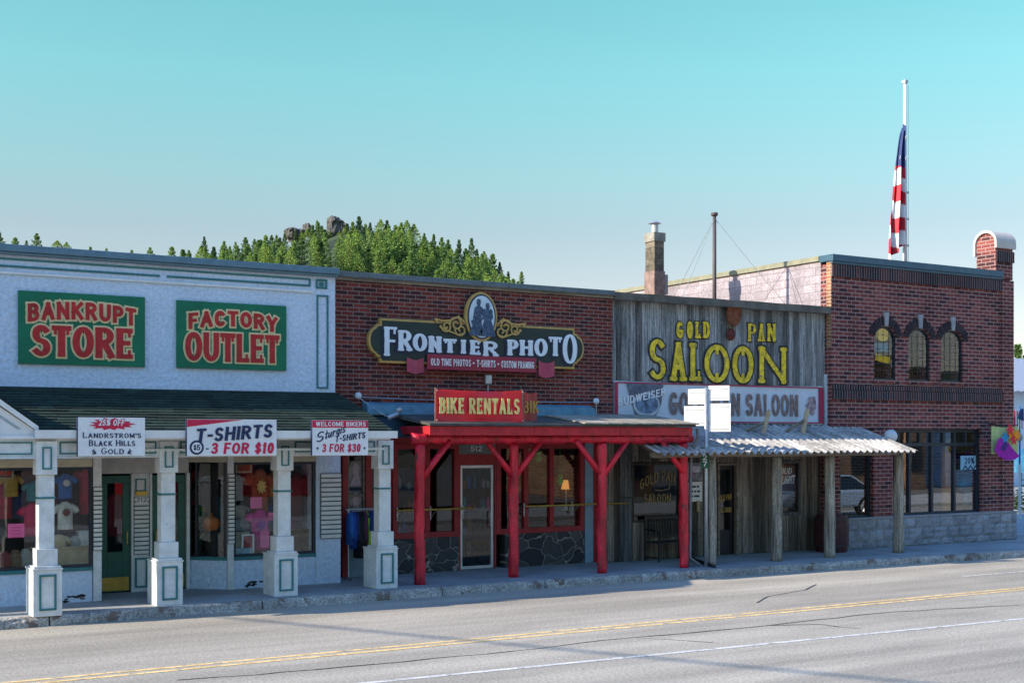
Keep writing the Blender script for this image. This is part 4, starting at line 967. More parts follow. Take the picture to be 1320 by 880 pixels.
# gilt scrolls beside the oval
for s in (-1,1):
    sc=MB(); bx=cx+s*(rx+.0); bz=cz-.22
    def spiral(px,pz,r0,turn,flip,w):
        pts=[]
        for i in range(26):
            a=i/25*turn; r=r0*(1-.75*i/25); pts.append((px+s*r*cos(a*flip),pz+r*sin(a*flip)))
        ribbon(sc,pts,w,w,yF-.012,.02)
    spiral(bx+s*.20,bz+.05,.15,8.5,1,.035); spiral(bx+s*.42,bz+.0,.12,8.5,-1,.032); spiral(bx+s*.10,bz-.06,.13,7,-1,.03)
    ribbon(sc,[(bx+s*.02,bz+.10),(bx+s*.15,bz+.20),(bx+s*.32,bz+.12),(bx+s*.50,bz+.10),(bx+s*.66,bz+.13),(bx+s*.62,bz+.07)],.035,.035,yF-.010,.02)
    ribbon(sc,[(bx+s*.02,bz-.12),(bx+s*.16,bz-.16),(bx+s*.34,bz-.10),(bx+s*.56,bz-.02)],.03,.03,yF-.010,.02)
    sc.build('gilt_scroll',mGold,FS)

# ================================================================== 3. saloon with a board false front
DS=22.4; DSL=22.55
S0=B1+.012; S1=U(1063,DS)
SA=thing('saloon_building',((S0+S1)/2,DS,.15),'weathered grey board saloon with yellow painted letters and a corrugated porch roof','building')
rnd=random.Random(11)
def planks(m,x0,x1,z0,z1,y,lo=.13,hi=.22,dep=.03,seed=1,top=.0):
    r_=random.Random(seed); x=x0
    while x<x1-.01:
        w_=r_.uniform(lo,hi); b=min(x+w_,x1)
        if x1-b<.06: b=x1
        m.t=r_.random(); j=r_.uniform(0,.012)
        m.box(x+.003,b-.003,y-j,y+dep,z0+r_.uniform(0,.02),z1-r_.uniform(0,top)); x=b
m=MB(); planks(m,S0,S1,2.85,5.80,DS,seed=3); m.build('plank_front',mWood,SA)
MB().box(S0,S1,DS+.031,DS+.3,.16,5.78).box(S0,S1,33.7,34,.15,5.6).box(S0,S0+.2,DSL+.31,33.69,.15,5.6).box(S1-.2,S1-.01,DSL+.31,33.69,.15,5.6) if False else None
b=MB(); b.box(S0,S1,DS+.031,DS+.2,2.86,5.79); b.box(S0,S1,33.7,34,.15,5.6); b.box(S0,S0+.2,DSL+.31,33.69,.15,5.6); b.box(S1-.2,S1-.01,DSL+.31,33.69,.15,5.6); b.box(S0+.21,S1-.21,DS+.21,33.69,5.2,5.4); b.build('back_walls',mBrickC,SA)
m=MB(); xs=[S0-.01+(S1+.02-S0)*i/14 for i in range(15)]
m.loft([[(x,DS-.20+random.uniform(-.008,.008),5.78+random.uniform(-.01,.01)),(x,DS-.21,5.94+random.uniform(-.012,.012)),(x,DS+.12,5.955),(x,DS+.12,5.79)] for x in xs]); m.build('coping_timber',mTar if False else M('grey_brown_timber',(.11,.105,.095),.9,.3,3,.6,20),SA)
# painted letters
yL=DS-.014
def fit(t,ch,u0,u1,v0,v1,tx,ty,serif,grow,y,D=DS):
    xa,xb=U(u0,D),U(u1,D); xc=(xa+xb)/2; glyph(t,ch,xa,xb,Zx(xc,v1,D),Zx(xc,v0,D),y,tx,ty,.005,serif,grow)
t=MB(); t2=MB()
for ch,u0,u1,v0,v1 in (('S',836,857,437,489),('A',863,884,441,491),('L',888,904,442,491),('O',907,939,444,493),('O',943,970,446,494),('N',977,1013,447,494)):
    fit(t2,ch,u0,u1,v0,v1,.135,.10,.36,.042,yL); fit(t,ch,u0,u1,v0,v1,.135,.10,.36,0,yL-.012)
    if ch=='O':   # the pinched waist of the western O
        xa,xb=U(u0,DS),U(u1,DS); xc=(xa+xb)/2; za,zb=Zx(xc,v1,DS),Zx(xc,v0,DS)
        for zq,sg in ((zb,-1),(za,1)): ribbon(t,[(xc,zq+sg*.05),(xc,zq+sg*.20)],.09,.04,yL-.012,.005)
    if ch in 'LA':
        xa,xb=U(u0,DS),U(u1,DS); xc=(xa+xb)/2; za,zb=Zx(xc,v1,DS),Zx(xc,v0,DS)
for s_,row in (('GOLD',((871,880),(884.5,892),(895,903),(905,914.5))),('PAN',((963,974),(976,985),(988,999)))):
    for ch,(u0,u1) in zip(s_,row):
        vs=(414.5,436) if s_=='GOLD' else (417,440)
        fit(t2,ch,u0,u1,*vs,.075,.055,.3,.024,yL); fit(t,ch,u0,u1,*vs,.075,.055,.3,0,yL-.012)
t2.build('letter_edging',M('letter_black',(.03,.03,.03),.9,.3),SA)
mSal=M('flaking_yellow',(.66,.47,.03),.85,.35,11,fine=.3,chip=(.16,.15,.13),chipscale=12,chipat=.585); t.build('painted_lettering',mSal,SA)
# gold pan and shovel emblem
x=U(941,DS); z1=Zx(x,393,DS); z0=Zx(x,440,DS)
o=thing('pan_emblem',(x,DS,z0),'rusty gold pan and shovel emblem hung on the grey boards above SALOON','emblem')
m=MB(); zc=z1-.22; n=24
rings=[[(x+r*cos(2*pi*i/n)*.82,DS-.03-d,zc+r*1.02*sin(2*pi*i/n)) for i in range(n)] for r,d in ((.27,.10),(.255,.12),(.20,.04),(.02,.03))]
m.loft(rings); m.build('pan',mRust,o,smooth=False)
m=MB(); m.tube([(x-.10,DS-.05,zc-.20),(x-.02,DS-.06,z0+.30)],.03); m.tube([(x+.13,DS-.05,zc-.18),(x+.03,DS-.06,z0+.28)],.025); m.build('handle',mBeam,o)
m=MB(); m.ball((x-.02,DS-.05,z0+.16),.15,12,8,(.9,.35,1)); m.build('blade',M('dark_rust',(.10,.025,.02),.9,.4,10),o,smooth=True)
# long printed banner
DBn=DS-.04
x0,x1=U(791,DBn),U(1061,DBn); z0,z1=3.15,4.06
o=thing('beer_banner',((x0+x1)/2,DBn,z0),'long white printed banner with maroon ends reading GOLD PAN SALOON below the boards','banner')
cloth(x0,DBn,x1,DBn,z0,z1,40,6,.006,seed=8).build('banner_cloth',M('banner_pale_blue',(.50,.55,.62),.6,.12,1.2),o,smooth=True)
Wd=x1-x0;H=z1-z0; y=DBn-.02
m=MB(); m.box(x0+.01,x0+.10,y-.004,y,z0+.02,z1-.03); m.box(x1-.16,x1-.01,y-.004,y,z0+.02,z1-.03); m.box(x0+.101,x1-.161,y-.004,y,z1-.055,z1-.025); m.box(x0+.101,x1-.161,y-.004,y,z0+.02,z0+.05); m.build('maroon_border',M('banner_maroon',(.33,.02,.06),.6,.1),o)
cx=U(836,DBn)-.07; cz=z0+.44*H
m=MB(); m.prism([(x0+.33,z1-.06),(x0+.38,z1-.22),(cx-.36,cz-.05),(cx-.28,cz-.28),(cx+.22,cz-.30),(cx+.40,cz+.02),(cx+.46,z1-.06)],y-.004,y); m.build('pan_shape',M('print_grey_blue',(.10,.11,.15),.6,.5,4),o)
m=MB(); m.prism([(cx+.36*cos(a*pi/16),cz+.26*sin(a*pi/16)) for a in range(32)],y-.0065,y-.0045); o2=m.build('pan_rim',M('print_pale_grey',(.42,.46,.52),.6,.3,5),o)
m=MB(); m.prism([(cx+.31*cos(a*pi/16),cz+.02+.21*sin(a*pi/16)) for a in range(32)],y-.009,y-.007); m.build('pan_hollow',M('print_blue_grey',(.11,.16,.24),.6,.7,6),o2)
t=MB(); a=x0+.10; text(t,'BUDWEISER',a,U(857,DBn),z0+.42*H,z0+.60*H,y-.010,.2,.16,.003,gap=.2,warp=lambda x,z:(x,z+.20*(x-a)-.02)); t.build('white_lettering',mSignW,o)
mBrT=M('print_brown',(.19,.13,.12),.7,.4,8)
t=MB(); text(t,'GOLD PAN SALOON',U(862,DBn),U(1028,DBn),z0+.20*H,z0+.76*H,y-.004,.24,.18,.004,.14,gap=.12); t.build('brown_lettering',mBrT,o)
m=MB(); cx=U(1046,DBn); cz=z0+.50*H
for i in range(7): m.prism([(cx+.13*cos(a*pi/4+i)*random.uniform(.6,1.2)+random.uniform(-.08,.08),cz+.16*sin(a*pi/4+i)*random.uniform(.6,1.2)+random.uniform(-.12,.14)) for a in range(8)],y-.004-i*.0015,y-i*.0013)
m.build('printed_cluster',M('print_rose_grey',(.30,.22,.25),.7,.5,14),o)
m=MB(); m.box(U(1061.5,DS),U(1064.5,DS),DS-.07,DS-.01,3.0,4.35); tag(m.build('downspout',M('pale_pipe',(.5,.55,.6),.5),None,origin=(U(1063,DS),DS,3.0)),'pale narrow downspout between the grey boards and the red brick building','downspout')

# lower front
zw0,zw1=1.0,2.27
def su(u): return U(u,DSL)
m=MB()
planks(m,S0,su(815),.15,2.84,DSL,.14,.26,.05,seed=5)
planks(m,su(815),su(879),.15,zw0-.02,DSL,.09,.14,.05,seed=6)
planks(m,su(879),su(924),.15,2.84,DSL,.13,.22,.05,seed=7)
planks(m,su(950),su(1002),.15,2.84,DSL,.14,.24,.05,seed=8)
planks(m,su(1002),su(1032),.15,1.0,DSL,.14,.24,.05,seed=9)
planks(m,su(1002),su(1032),2.30,2.84,DSL,.14,.24,.05,seed=10)
planks(m,su(1032),S1,.15,2.84,DSL,.13,.24,.05,seed=12)
planks(m,su(815),su(879),zw1+.02,2.84,DSL,.14,.24,.05,seed=13)
planks(m,su(924),su(950),2.25,2.84,DSL,.14,.24,.05,seed=14)
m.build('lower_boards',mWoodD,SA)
m=MB(); m.box(su(797),su(813),DSL-.06,DSL-.014,1.55,2.83); m.box(su(797),su(813),DSL-.05,DSL-.014,.15,1.52); m.t=.2; m.build('corner_board',mWood,SA)
shop_window(SA,su(815)+.005,su(879)-.005,zw0-.015,zw1+.015,DSL,mWoodD,.05)
o2=shop_window(SA,su(1002)+.005,su(1032)-.005,1.005,2.295,DSL-.02,mWood,.07)
t=MB(); yy=DSL+.028; xa,xb=su(826),su(871)
text(t,'GOLD PAN',xa,xb,1.70,1.93,yy,.17,.13,.003,.15,warp=lambda x,z:(x,z+.10*sin(pi*(x-xa)/(xb-xa))+.16*(x-xa)-.02)); t.build('window_lettering',mDull,SA); t=MB(); text(t,'SALOON',xa+.1,xb-.12,1.40,1.60,yy,.17,.13,.003,.15); t.build('window_lettering',mDull,SA); t=MB()
ribbon(t,[(xa+.42,1.68),(xa+.6,1.66),(xa+.8,1.70),(xb-.15,1.78)],.03,.02,yy,.003)
t.build('window_scroll',mDull,SA)
# saloon door
dx0,dx1=su(924),su(950)
fr=MB(); fr.box(dx0,dx0+.05,DSL-.05,DSL+.05,.15,2.25); fr.box(dx1-.05,dx1,DSL-.05,DSL+.05,.15,2.25); fr.box(dx0+.05,dx1-.05,DSL-.05,DSL+.05,2.2,2.25); fr.build('door_frame',mBeam,SA)
d=MB(); d.frame(dx0+.052,dx1-.052,.16,2.195,DSL+.08,DSL+.13,.09); d.box(dx0+.142,dx1-.142,DSL+.083,DSL+.127,.25,.72); o=d.build('door',M('dark_door',(.02,.018,.022),.5),SA)
MB().box(dx0+.14,dx1-.14,DSL+.1,DSL+.106,.721,2.1).build('glass',mGl,o)
t=MB(); text(t,'GOLD PAN',dx0+.10,dx1-.10,1.36,1.50,DSL+.079,.17,.13,.003,.15,warp=lambda x,z:(x,z+.1*(x-dx0))); t.build('lettering',mGold,o); t=MB(); text(t,'SALOON',dx0+.10,dx1-.10,1.12,1.24,DSL+.079,.17,.13,.003,.15); t.build('lettering',mGold,o)
m=MB()
for z in (.95,1.5): m.tube([(dx1-.02,DSL-.055,z),(dx1-.02,DSL-.055,z+.08)],.012)
m.build('hinge',mSteel,SA)
# interior
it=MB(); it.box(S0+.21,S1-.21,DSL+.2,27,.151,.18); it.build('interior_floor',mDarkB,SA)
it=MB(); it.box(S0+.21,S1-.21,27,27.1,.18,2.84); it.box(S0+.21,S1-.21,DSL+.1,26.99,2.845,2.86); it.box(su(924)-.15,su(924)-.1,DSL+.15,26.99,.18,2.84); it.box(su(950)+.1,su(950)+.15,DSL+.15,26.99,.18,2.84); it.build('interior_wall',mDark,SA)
# corrugated porch roof
c0,c1=U(846,20.5),U(1182,20.45)
yE=20.42; zE=2.52; zW=3.12
mCor=M('corrugated_iron',(.33,.32,.31),.6,.40,2.5,metal=.1,fine=.30,stretch=(1,.35,1))
m=MB(); per=.20; N=int((c1-c0)/per*8); P=[]; 
for j in range(5):
    t=j/4
    for i in range(N+1):
        x=c0+(c1-c0)*i/N; P.append((x+.0, (DS-.03)+(yE-DS+.03)*t+ (.012*sin(i*1.7) if j==4 else 0), zW+(zE-zW)*t+.038*sin(2*pi*(c1-c0)*i/N/per)+.006*sin(x*2+t*3)))
n0=len(P); fs=[(j*(N+1)+i,j*(N+1)+i+1,(j+1)*(N+1)+i+1,(j+1)*(N+1)+i) for j in range(4) for i in range(N)]
m.add(P,fs); o=m.build('corrugated_roof',mCor,SA)
sl2=o.modifiers.new('solid','SOLIDIFY'); sl2.thickness=.006
LPs=[(915,728),(997,722),(1074.5,718.5),(1163,712.5)]
LG=[G(u,v) for u,v in LPs]
m=MB(); n=30; rings=[]
for k in range(n+1):
    x=c0+.1+(c1-c0-.35)*k/n; rings.append([(x,20.82+.07*cos(a)*random.uniform(.92,1.08),2.49+.065*random.uniform(.92,1.08)*sin(a)) for a in [2*pi*i/8 for i in range(8)]])
m.loft(rings); m.build('eave_beam',mBeam,SA,smooth=True)
m=MB(); 
for k in range(9):
    x=c0+.15+(c1-c0-.5)*k/8
    m.add([(x,DS-.05,zW-.15),(x+.06,DS-.05,zW-.15),(x+.06,20.6,2.46),(x,20.6,2.46),(x,DS-.05,zW-.04),(x+.06,DS-.05,zW-.04),(x+.06,20.6,2.545),(x,20.6,2.545)],[(3,2,1,0),(4,5,6,7),(0,1,5,4),(1,2,6,5),(2,3,7,6),(3,0,4,7)])
m.build('rafter',mBeam,SA)
for (x,y) in LG:
    m=MB(); logpost(m,x,20.93,.15,2.44,.128,.09,12,22,.14); m.build('log_post',mLog,SA,smooth=True)
# props on the porch roof
for ub,vb,ut,vt in ((982,560,991,529),(1033,562,1041,527)):
    ys=21.75; xa,xb=U(ub,ys),U(ut,ys); za,zb=Zx(xa,vb,ys),Zx(xb,vt,ys)
    m=MB(); m.add([(xa-.05,ys-.03,za-.06),(xa+.05,ys-.03,za-.06),(xa+.05,ys+.03,za-.06),(xa-.05,ys+.03,za-.06),(xb-.05,ys-.03,zb),(xb+.05,ys-.03,zb),(xb+.05,ys+.03,zb),(xb-.05,ys+.03,zb)],[(3,2,1,0),(4,5,6,7),(0,1,5,4),(1,2,6,5),(2,3,7,6),(3,0,4,7)])
    o=m.build('roof_prop',M('fresh_timber',(.42,.33,.22),.85,.2),SA)
    m=MB(); m.tube([(xb-.09,ys,zb-.25),(xa-.55,ys+.12,za+.02)],.035,4); m.build('brace',mBeam,o)
# chimney of the saloon
xq,yq=U(845,26),26.0
m=MB(); m.box(xq-.19,xq+.15,yq-.2,yq+.22,5.3,7.05); m.build('chimney_base',M('pink_brick_block',(.20,.14,.125),.9,.3,6,.6,12,fine=.3),SA)
m=MB()
for k in range(5): m.t=random.random(); m.box(xq-.17,xq+.13,yq-.18,yq+.2,7.051+.15*k,7.051+.15*k+.145)
o=m.build('chimney_stack',M('old_chimney_brick',(.13,.11,.085),.95,.35,8,.8,14,fine=.3,tone=.5),SA)
m=MB(); m.box(xq-.20,xq+.16,yq-.21,yq+.23,7.80,8.02); m.build('chimney_top',M('grey_chimney_top',(.22,.21,.19),.9,.3),o)
m=MB(); m.tube([(xq-.02,yq,8.02),(xq-.02,yq,8.26)],.09,12); m.tube([(xq-.02,yq,8.27),(xq-.02,yq,8.33)],[.17,.06],12); m.build('flue_cap',mSteel,o)
m=MB(); m.box(xq+.16,xq+.40,yq+.0,yq+.3,6.5,7.0); m.build('vent_box',M('grey_vent',(.25,.25,.25),.7),SA)

# ================================================================== 4. two storey red brick building
DR=22.2
R0=S1+.02; R1=U(1289,DR); R2=U(1305,DR)
RB=thing('brick_building',((R0+R1)/2,DR,.15),'two storey red brick building with three arched windows and a curved topped chimney','building')
zcap=7.2
RA=[(1141,14,421,491.5),(1185,14,424.5,493.5),(1227,14,428,495.5)]
def rz(u,v): return Z(u,v,DR)
WA=(U(1083.5,DR),U(1126,DR)); WB=(U(1151,DR),U(1266,DR)); zl0,zl1=.88,3.05
AZ=(4.25,5.57)
# front wall built round its openings
m=MB()
holes=[]
ax=[]
for u,hw,v0,v1 in RA:
    a,b=U(u-hw,DR),U(u+hw,DR); ax.append((a,b))
t=.35
xs=[R0]+[q for p in ax for q in p]+[R2]
m.box(R0,R2,DR,DR+t,AZ[1]+.12,6.98)
m.box(R0,ax[0][0],DR,DR+t,AZ[0],AZ[1]+.12); m.box(ax[0][1],ax[1][0],DR,DR+t,AZ[0],AZ[1]+.12); m.box(ax[1][1],ax[2][0],DR,DR+t,AZ[0],AZ[1]+.12); m.box(ax[2][1],R2,DR,DR+t,AZ[0],AZ[1]+.12)
m.box(R0,R2,DR,DR+t,zl1,AZ[0]); m.box(R0,WA[0],DR,DR+t,.86,zl1); m.box(WA[1],WB[0],DR,DR+t,.86,zl1); m.box(WB[1],R2,DR,DR+t,.86,zl1)
for a,b in ax:   # spandrels above the arch
    cx=(a+b)/2; r=(b-a)/2; zs_=AZ[1]-.30
    arcp=[(cx+r*cos(radians(q)),zs_+.30*sin(radians(q))) for q in range(0,181,12)]
    h=len(arcp)//2
    m.prism([(b,AZ[1]+.12)]+arcp[:h+1]+[(cx,AZ[1]+.12)],DR,DR+t); m.prism([(cx,AZ[1]+.12)]+arcp[h:]+[(a,AZ[1]+.12)],DR,DR+t)
m.build('front_wall',mBrickB,RB)
MB().box(R1+.03,R2+.001,DR-.045,DR-.001,.9,6.97).build('corner_pier',mBrickB,RB)
# side wall, back, roof
m=MB(); m.box(R0,R0+.3,DR+t+.001,31,.15,zcap-.12); m.build('side_wall',mBlockP,RB)
m=MB(); m.box(R0-.003,R0,DR,DR+.16,5.0,zcap-.12); m.build('painted_lit_edge',mBrickC,RB)  # sunlit look of the red brick corner, put into a lighter tan brick
m=MB(); m.box(R0+.31,R2,30.7,31,.15,7.0); m.box(R2-.3,R2,DR+t+.001,30.69,.15,7.0); m.build('back_walls',mBrickB,RB)
m=MB(); m.box(R0+.31,R2-.31,DR+t+.001,30.69,6.6,6.75); m.build('roof',mTar,RB)
m=MB(); m.box(R0-.06,R0+.4,DR+.361,31.05,zcap-.118,zcap+.0); m.build('side_flashing',M('olive_flashing',(.20,.20,.14),.6,.15),RB)
m=MB(); m.box(R0-.05,R1+.03,DR-.10,DR+.36,zcap-.16,zcap); m.box(R0-.04,R1+.02,DR-.07,DR-.001,zcap-.22,zcap-.16); m.build('parapet_cap',M('blue_cap_metal',(.045,.10,.15),.4,.12,metal=.2),RB,bevel=.01)
m=MB(); m.box(R0,R1+.02,DR-.045,DR-.001,6.68,6.979); m.build('soldier_course',mSold,RB)
m=MB(); m.box(R0,R1+.05,DR-.05,DR-.001,3.99,4.10); m.box(R0,R1+.04,DR-.035,DR-.001,3.975,3.99); m.box(R0,R1+.06,DR-.06,DR-.001,3.76,3.974); m.build('belt_course',mSold,RB)
# arched windows
mVou=M('dark_voussoir',(.030,.022,.028),.9,.3,8,tone=.4); mKey=M('grey_keystone',(.28,.29,.31),.9,.15)
for (a,b) in ax:
    cx=(a+b)/2; r=(b-a)/2; zs_=AZ[1]-.30
    f=MB()
    out=[(a,AZ[0]),(b,AZ[0])]+[(cx+r*cos(radians(q)),zs_+.30*sin(radians(q))) for q in range(0,181,12)]
    inn=[(cx+(x-cx)*(1-.045/r), AZ[0]+.045+(z-AZ[0])*(1-.09/(AZ[1]-AZ[0]))) for x,z in out]
    n=len(out)
    for i in range(n):
        j=(i+1)%n
        f.add([(out[i][0],DR+.04,out[i][1]),(out[j][0],DR+.04,out[j][1]),(inn[j][0],DR+.04,inn[j][1]),(inn[i][0],DR+.04,inn[i][1]),
               (out[i][0],DR+.10,out[i][1]),(out[j][0],DR+.10,out[j][1]),(inn[j][0],DR+.10,inn[j][1]),(inn[i][0],DR+.10,inn[i][1])],[(0,1,2,3),(7,6,5,4),(0,1,5,4),(2,3,7,6)])
    o=f.build('arched_window',mNavyFr,RB)
    MB().prism(inn,DR+.065,DR+.071).build('glass',mGlA,o)
    lead=MB()
    for k in (1,2,3): x=a+(b-a)*k/4; lead.box(x-.004,x+.004,DR+.058,DR+.064,AZ[0]+.06,zs_+.20)
    for k in range(1,7): z=AZ[0]+.06+k*.175; lead.box(a+.05,b-.05,DR+.0575,DR+.0635,z-.004,z+.004)
    lead.build('leading',M('window_lead',(.05,.05,.05),.6),o)
    v=MB(); K=15
    for k in range(K):
        q0=radians(8+164*k/K); q1=radians(8+164*(k+.80)/K)
        if abs((q0+q1)/2-pi/2)<.11: continue
        v.t=random.random()
        pts=[(cx+(r+e)*cos(q), zs_+(.30+e*1.15)*sin(q)) for e,q in ((.015,q0),(.20,q0),(.20,q1),(.015,q1))]
        v.prism(pts,DR-.03,DR-.001)
    v.build('brick_arch',mVou,o)
    v=MB(); v.prism([(cx-.055,AZ[1]+.0),(cx+.055,AZ[1]+.0),(cx+.08,AZ[1]+.34),(cx-.08,AZ[1]+.34)],DR-.06,DR-.001); v.build('keystone',mKey,o,bevel=.008)
    MB().box(a-.05,b+.05,DR-.04,DR+.039,AZ[0]-.08,AZ[0]-.001).build('sill',mBrickB,o)
xh=U(1138,DR+.1); zh=4.95
m=MB(); m.prism([(xh+.22*cos(a*pi/10),zh+.42+.16*sin(a*pi/10)) for a in range(20)],DR+.10,DR+.13); m.prism([(xh-.28,zh-.22),(xh+.22,zh-.30),(xh+.24,zh-.12),(xh-.26,zh-.06)],DR+.085,DR+.099); tag(m.build('window_ornament',M('ornament_yellow',(.85,.50,.01),.6,.1),None,origin=(xh,DR+.4,zh)),'yellow hanging ornament inside the first arched window','ornament')
m=cloth(xh-.3,DR+.18,xh+.28,DR+.18,zh+.0,zh+.24,10,4,.03,seed=4); tag(m.build('window_swag',M('swag_blue',(.05,.22,.32),.8,.2),None,smooth=True,origin=(xh,DR+.5,zh)),'blue cloth swag behind the yellow ornament in the first arched window','cloth')
# shop windows
shop_window(RB,WA[0],WA[1],zl0,zl1,DR+.10,mNavyFr,.07,glass=mGlR,mull=(),trans=2.72,dep=.1)
mm=[U(q,DR) for q in (1177,1206,1235)]
shop_window(RB,WB[0],WB[1],zl0,zl1,DR+.10,mNavyFr,.08,glass=mGlR,mull=mm,trans=2.66,dep=.1)
for q in (1163,1190.5,1221,1249.5): x=U(q,DR); MB().box(x-.035,x+.035,DR+.105,DR+.195,2.705,zl1-.082).build('transom_mullion',mNavyFr,RB)
for q in (1098,1112): x=U(q,DR); MB().box(x-.03,x+.03,DR+.105,DR+.195,2.76,zl1-.072).build('transom_mullion',mNavyFr,RB)
# split face block base
m=MB(); bw=.46; y0=DR-.10
rows=((.15,.30),(.305,.585),(.59,.86))
for ri,(za,zb) in enumerate(rows):
    x=R0+.03-(.23 if ri==1 else 0)
    while x<R2+.02:
        a=max(x,R0+.02); b=min(x+bw-.012,R2+.05)
        if b-a>.04:
            m.t=random.random(); nx,nz=5,4; P=[]
            for j in range(nz+1):
                for i in range(nx+1):
                    e=0 if i in(0,nx) or j in(0,nz) else random.uniform(.01,.045)
                    P.append((a+(b-a)*i/nx,y0-e,za+(zb-za)*j/nz))
            m.add(P,[(j*(nx+1)+i,j*(nx+1)+i+1,(j+1)*(nx+1)+i+1,(j+1)*(nx+1)+i) for j in range(nz) for i in range(nx)])
        x+=bw
m.t=.3; m.box(R0+.02,R2+.045,y0+.008,DR+.3,.15,.862)
m.build('block_base',mStoneB,RB)
MB().box(R0+.02,R2+.06,y0-.03,DR+.09,.864,.90).build('base_sill',M('base_sill_stone',(.30,.29,.29),.9,.15),RB)
# interior
it=MB(); it.box(R0+.31,R2-.31,28,28.1,.18,6.5); it.box(R0+.31,R2-.31,DR+.4,27.99,3.3,3.4); it.box(R0+.31,R2-.31,DR+.4,27.99,.151,.18); it.build('interior_wall',M('green_interior',(.10,.30,.18),.9,.4,2),RB)
# chimney with curved top
xa,xb=U(1284,DR),U(1306.5,DR); dy=.62; zb0=6.6; zt0=7.95
m=MB(); m.box(xa,xb-.03,DR+.005,DR+dy,7.0,zt0); 
prof=[(DR+dy,zt0)]+[(DR+dy/2-dy/2*cos(radians(q+180))*-1 if False else DR+dy/2+dy/2*cos(radians(q)),zt0+.28*sin(radians(q))) for q in range(10,180,10)]+[(DR+.005,zt0)]
m.prismx(prof,xa,xb-.03); o=m.build('chimney',mBrickB,RB)
m=MB(); m.box(xa-.02,xb,DR-.03,DR+.0,7.45,7.74); m.build('soldier_band',mSold,o)
m=MB(); cxy=DR+dy/2
outer=[(cxy+(dy/2+.06)*cos(radians(q)),zt0+(.28+.07)*sin(radians(q))) for q in range(0,181,10)]
inner=[(cxy+(dy/2+.002)*cos(radians(q)),zt0+(.28+.002)*sin(radians(q))) for q in range(180,-1,-10)]
m.prismx(outer+[(cxy-dy/2-.06,zt0-.14),(cxy-dy/2-.002,zt0-.14)]+inner+[(cxy+dy/2+.002,zt0-.3),(cxy+dy/2+.06,zt0-.3)],xa-.06,xb+.03); m.build('curved_cap',M('cream_concrete_cap',(.52,.47,.43),.8,.06),o)
# globe lamp
x=U(1148,21.9); z=Zx(x,562,21.9)
o=thing('globe_lamp',(x,DR,z-.3),'pale round globe lamp on a black bracket between the shop windows','lamp')
MB().ball((x,21.9,z),.165,20,14).build('globe',mLamp,o,smooth=True)
m=MB(); m.tube([(x,21.9,z-.16),(x,21.9,z-.24)],[.08,.06],12); m.tube([(x,21.9,z-.22),(x,21.95,z-.40),(x,22.1,z-.45),(x,DR,z-.42)],.02); m.build('bracket',mBlack,o)

# ================================================================== roof mast, flagpole
x,y=U(921,24.0),24.0; zt=Zx(x,277,y)
o=thing('antenna_mast',(x,y,5.4),'thin dark metal mast with guy wires on the saloon roof','mast')
m=MB(); m.tube([(x,y,5.4),(x,y,zt)],[.052,.045],10); m.tube([(x,y,zt-.02),(x,y,zt+.05)],.085,10); m.build('mast_pole',M('dark_pipe',(.07,.06,.065),.6,.2),o,smooth=True)
for ex,ey,ez in ((U(1017,23),23,5.95),(U(862,26),26,6.2),(U(876,23.2),23.2,5.9)):
    m=MB(); m.tube([(x,y,zt-.08),((x+ex)/2,(y+ey)/2,(zt+ez)/2-.06),(ex,ey,ez)],.007,5); m.build('guy_wire',M('guy_wire_grey',(.25,.3,.3),.5),o)
yF_=27.0; x=U(1166.5,yF_); zt=Zx(x,108,yF_)
o=thing('flagpole',(x,yF_,6.75),'tall white flagpole on the roof of the red brick building','flagpole')
m=MB(); m.tube([(x,yF_,6.75),(x,yF_,zt)],[.075,.045],12); m.build('pole',M('pole_white',(.62,.64,.66),.4,.05),o,smooth=True)
m=MB(); m.box(x-.07,x+.07,yF_-.07,yF_+.07,zt,zt+.10); m.build('truck',mSteel,o,bevel=.01)
m=MB(); m.tube([(x+.09,yF_-.05,7.5),(x+.085,yF_-.05,zt-.05)],.008,5); m.build('halyard',mSteel,o)
for z in (8.6,9.4,10.2): MB().box(x+.04,x+.11,yF_-.07,yF_-.03,z,z+.06).build('clip',mSteel,o)
# limp flag: thirteen stripes and a starred canton, hanging in folds
zf1=Zx(x,160,yF_); zf0=Zx(x,338,yF_)
of=thing('flag',(x,yF_,zf0),'limp stars and stripes flag hanging in folds from the roof flagpole','flag')
mFR=M('flag_red',(.50,.02,.035),.7,.1); mFW=M('flag_white',(.74,.72,.72),.7,.05); mFB=M('flag_blue',(.012,.03,.13),.7,.15)
m=MB(); NX,NZ=64,110; P=[]
def fpt(s,t):      # s across the fly 0..1, t from top 0..1: cloth gathered into the pole, bottom fanned out a little
    wdt=(.16+.60*t**0.8); fold=.10*sin(s*14+t*3)*(0.4+.6*t)+.05*sin(s*29+1+t*5)
    px=x-.07-wdt*(s**1.15)*.95-.02*sin(t*9); pz=zf1-(zf1-zf0)*(t*(0.86+.14*s))-.30*s*(1-t)
    return (px,yF_-.05+fold,pz)
for j in range(NZ+1):
    for i in range(NX+1): P.append(fpt(i/NX,j/NZ))
o0=len(m.v); m.v+=P
for j in range(NZ):
    for i in range(NX):
        s=(i+.5)/NX; t=(j+.5)/NZ
        # diagonal drape: the canton is the upper part, stripes run down the folds
        if t<.38-.12*s: mi=2
        else: mi=int(t*8.5+s*1.7+.25*sin(s*9+t*6))%2
        m.f.append([o0+j*(NX+1)+i,o0+j*(NX+1)+i+1,o0+(j+1)*(NX+1)+i+1,o0+(j+1)*(NX+1)+i]); m.mi.append([0,1,2][{0:1,1:0,2:2}[mi]]); m.tn.append(.5)
m.build('flag_cloth',[mFR,mFW,mFB],of,smooth=True)
m=MB()
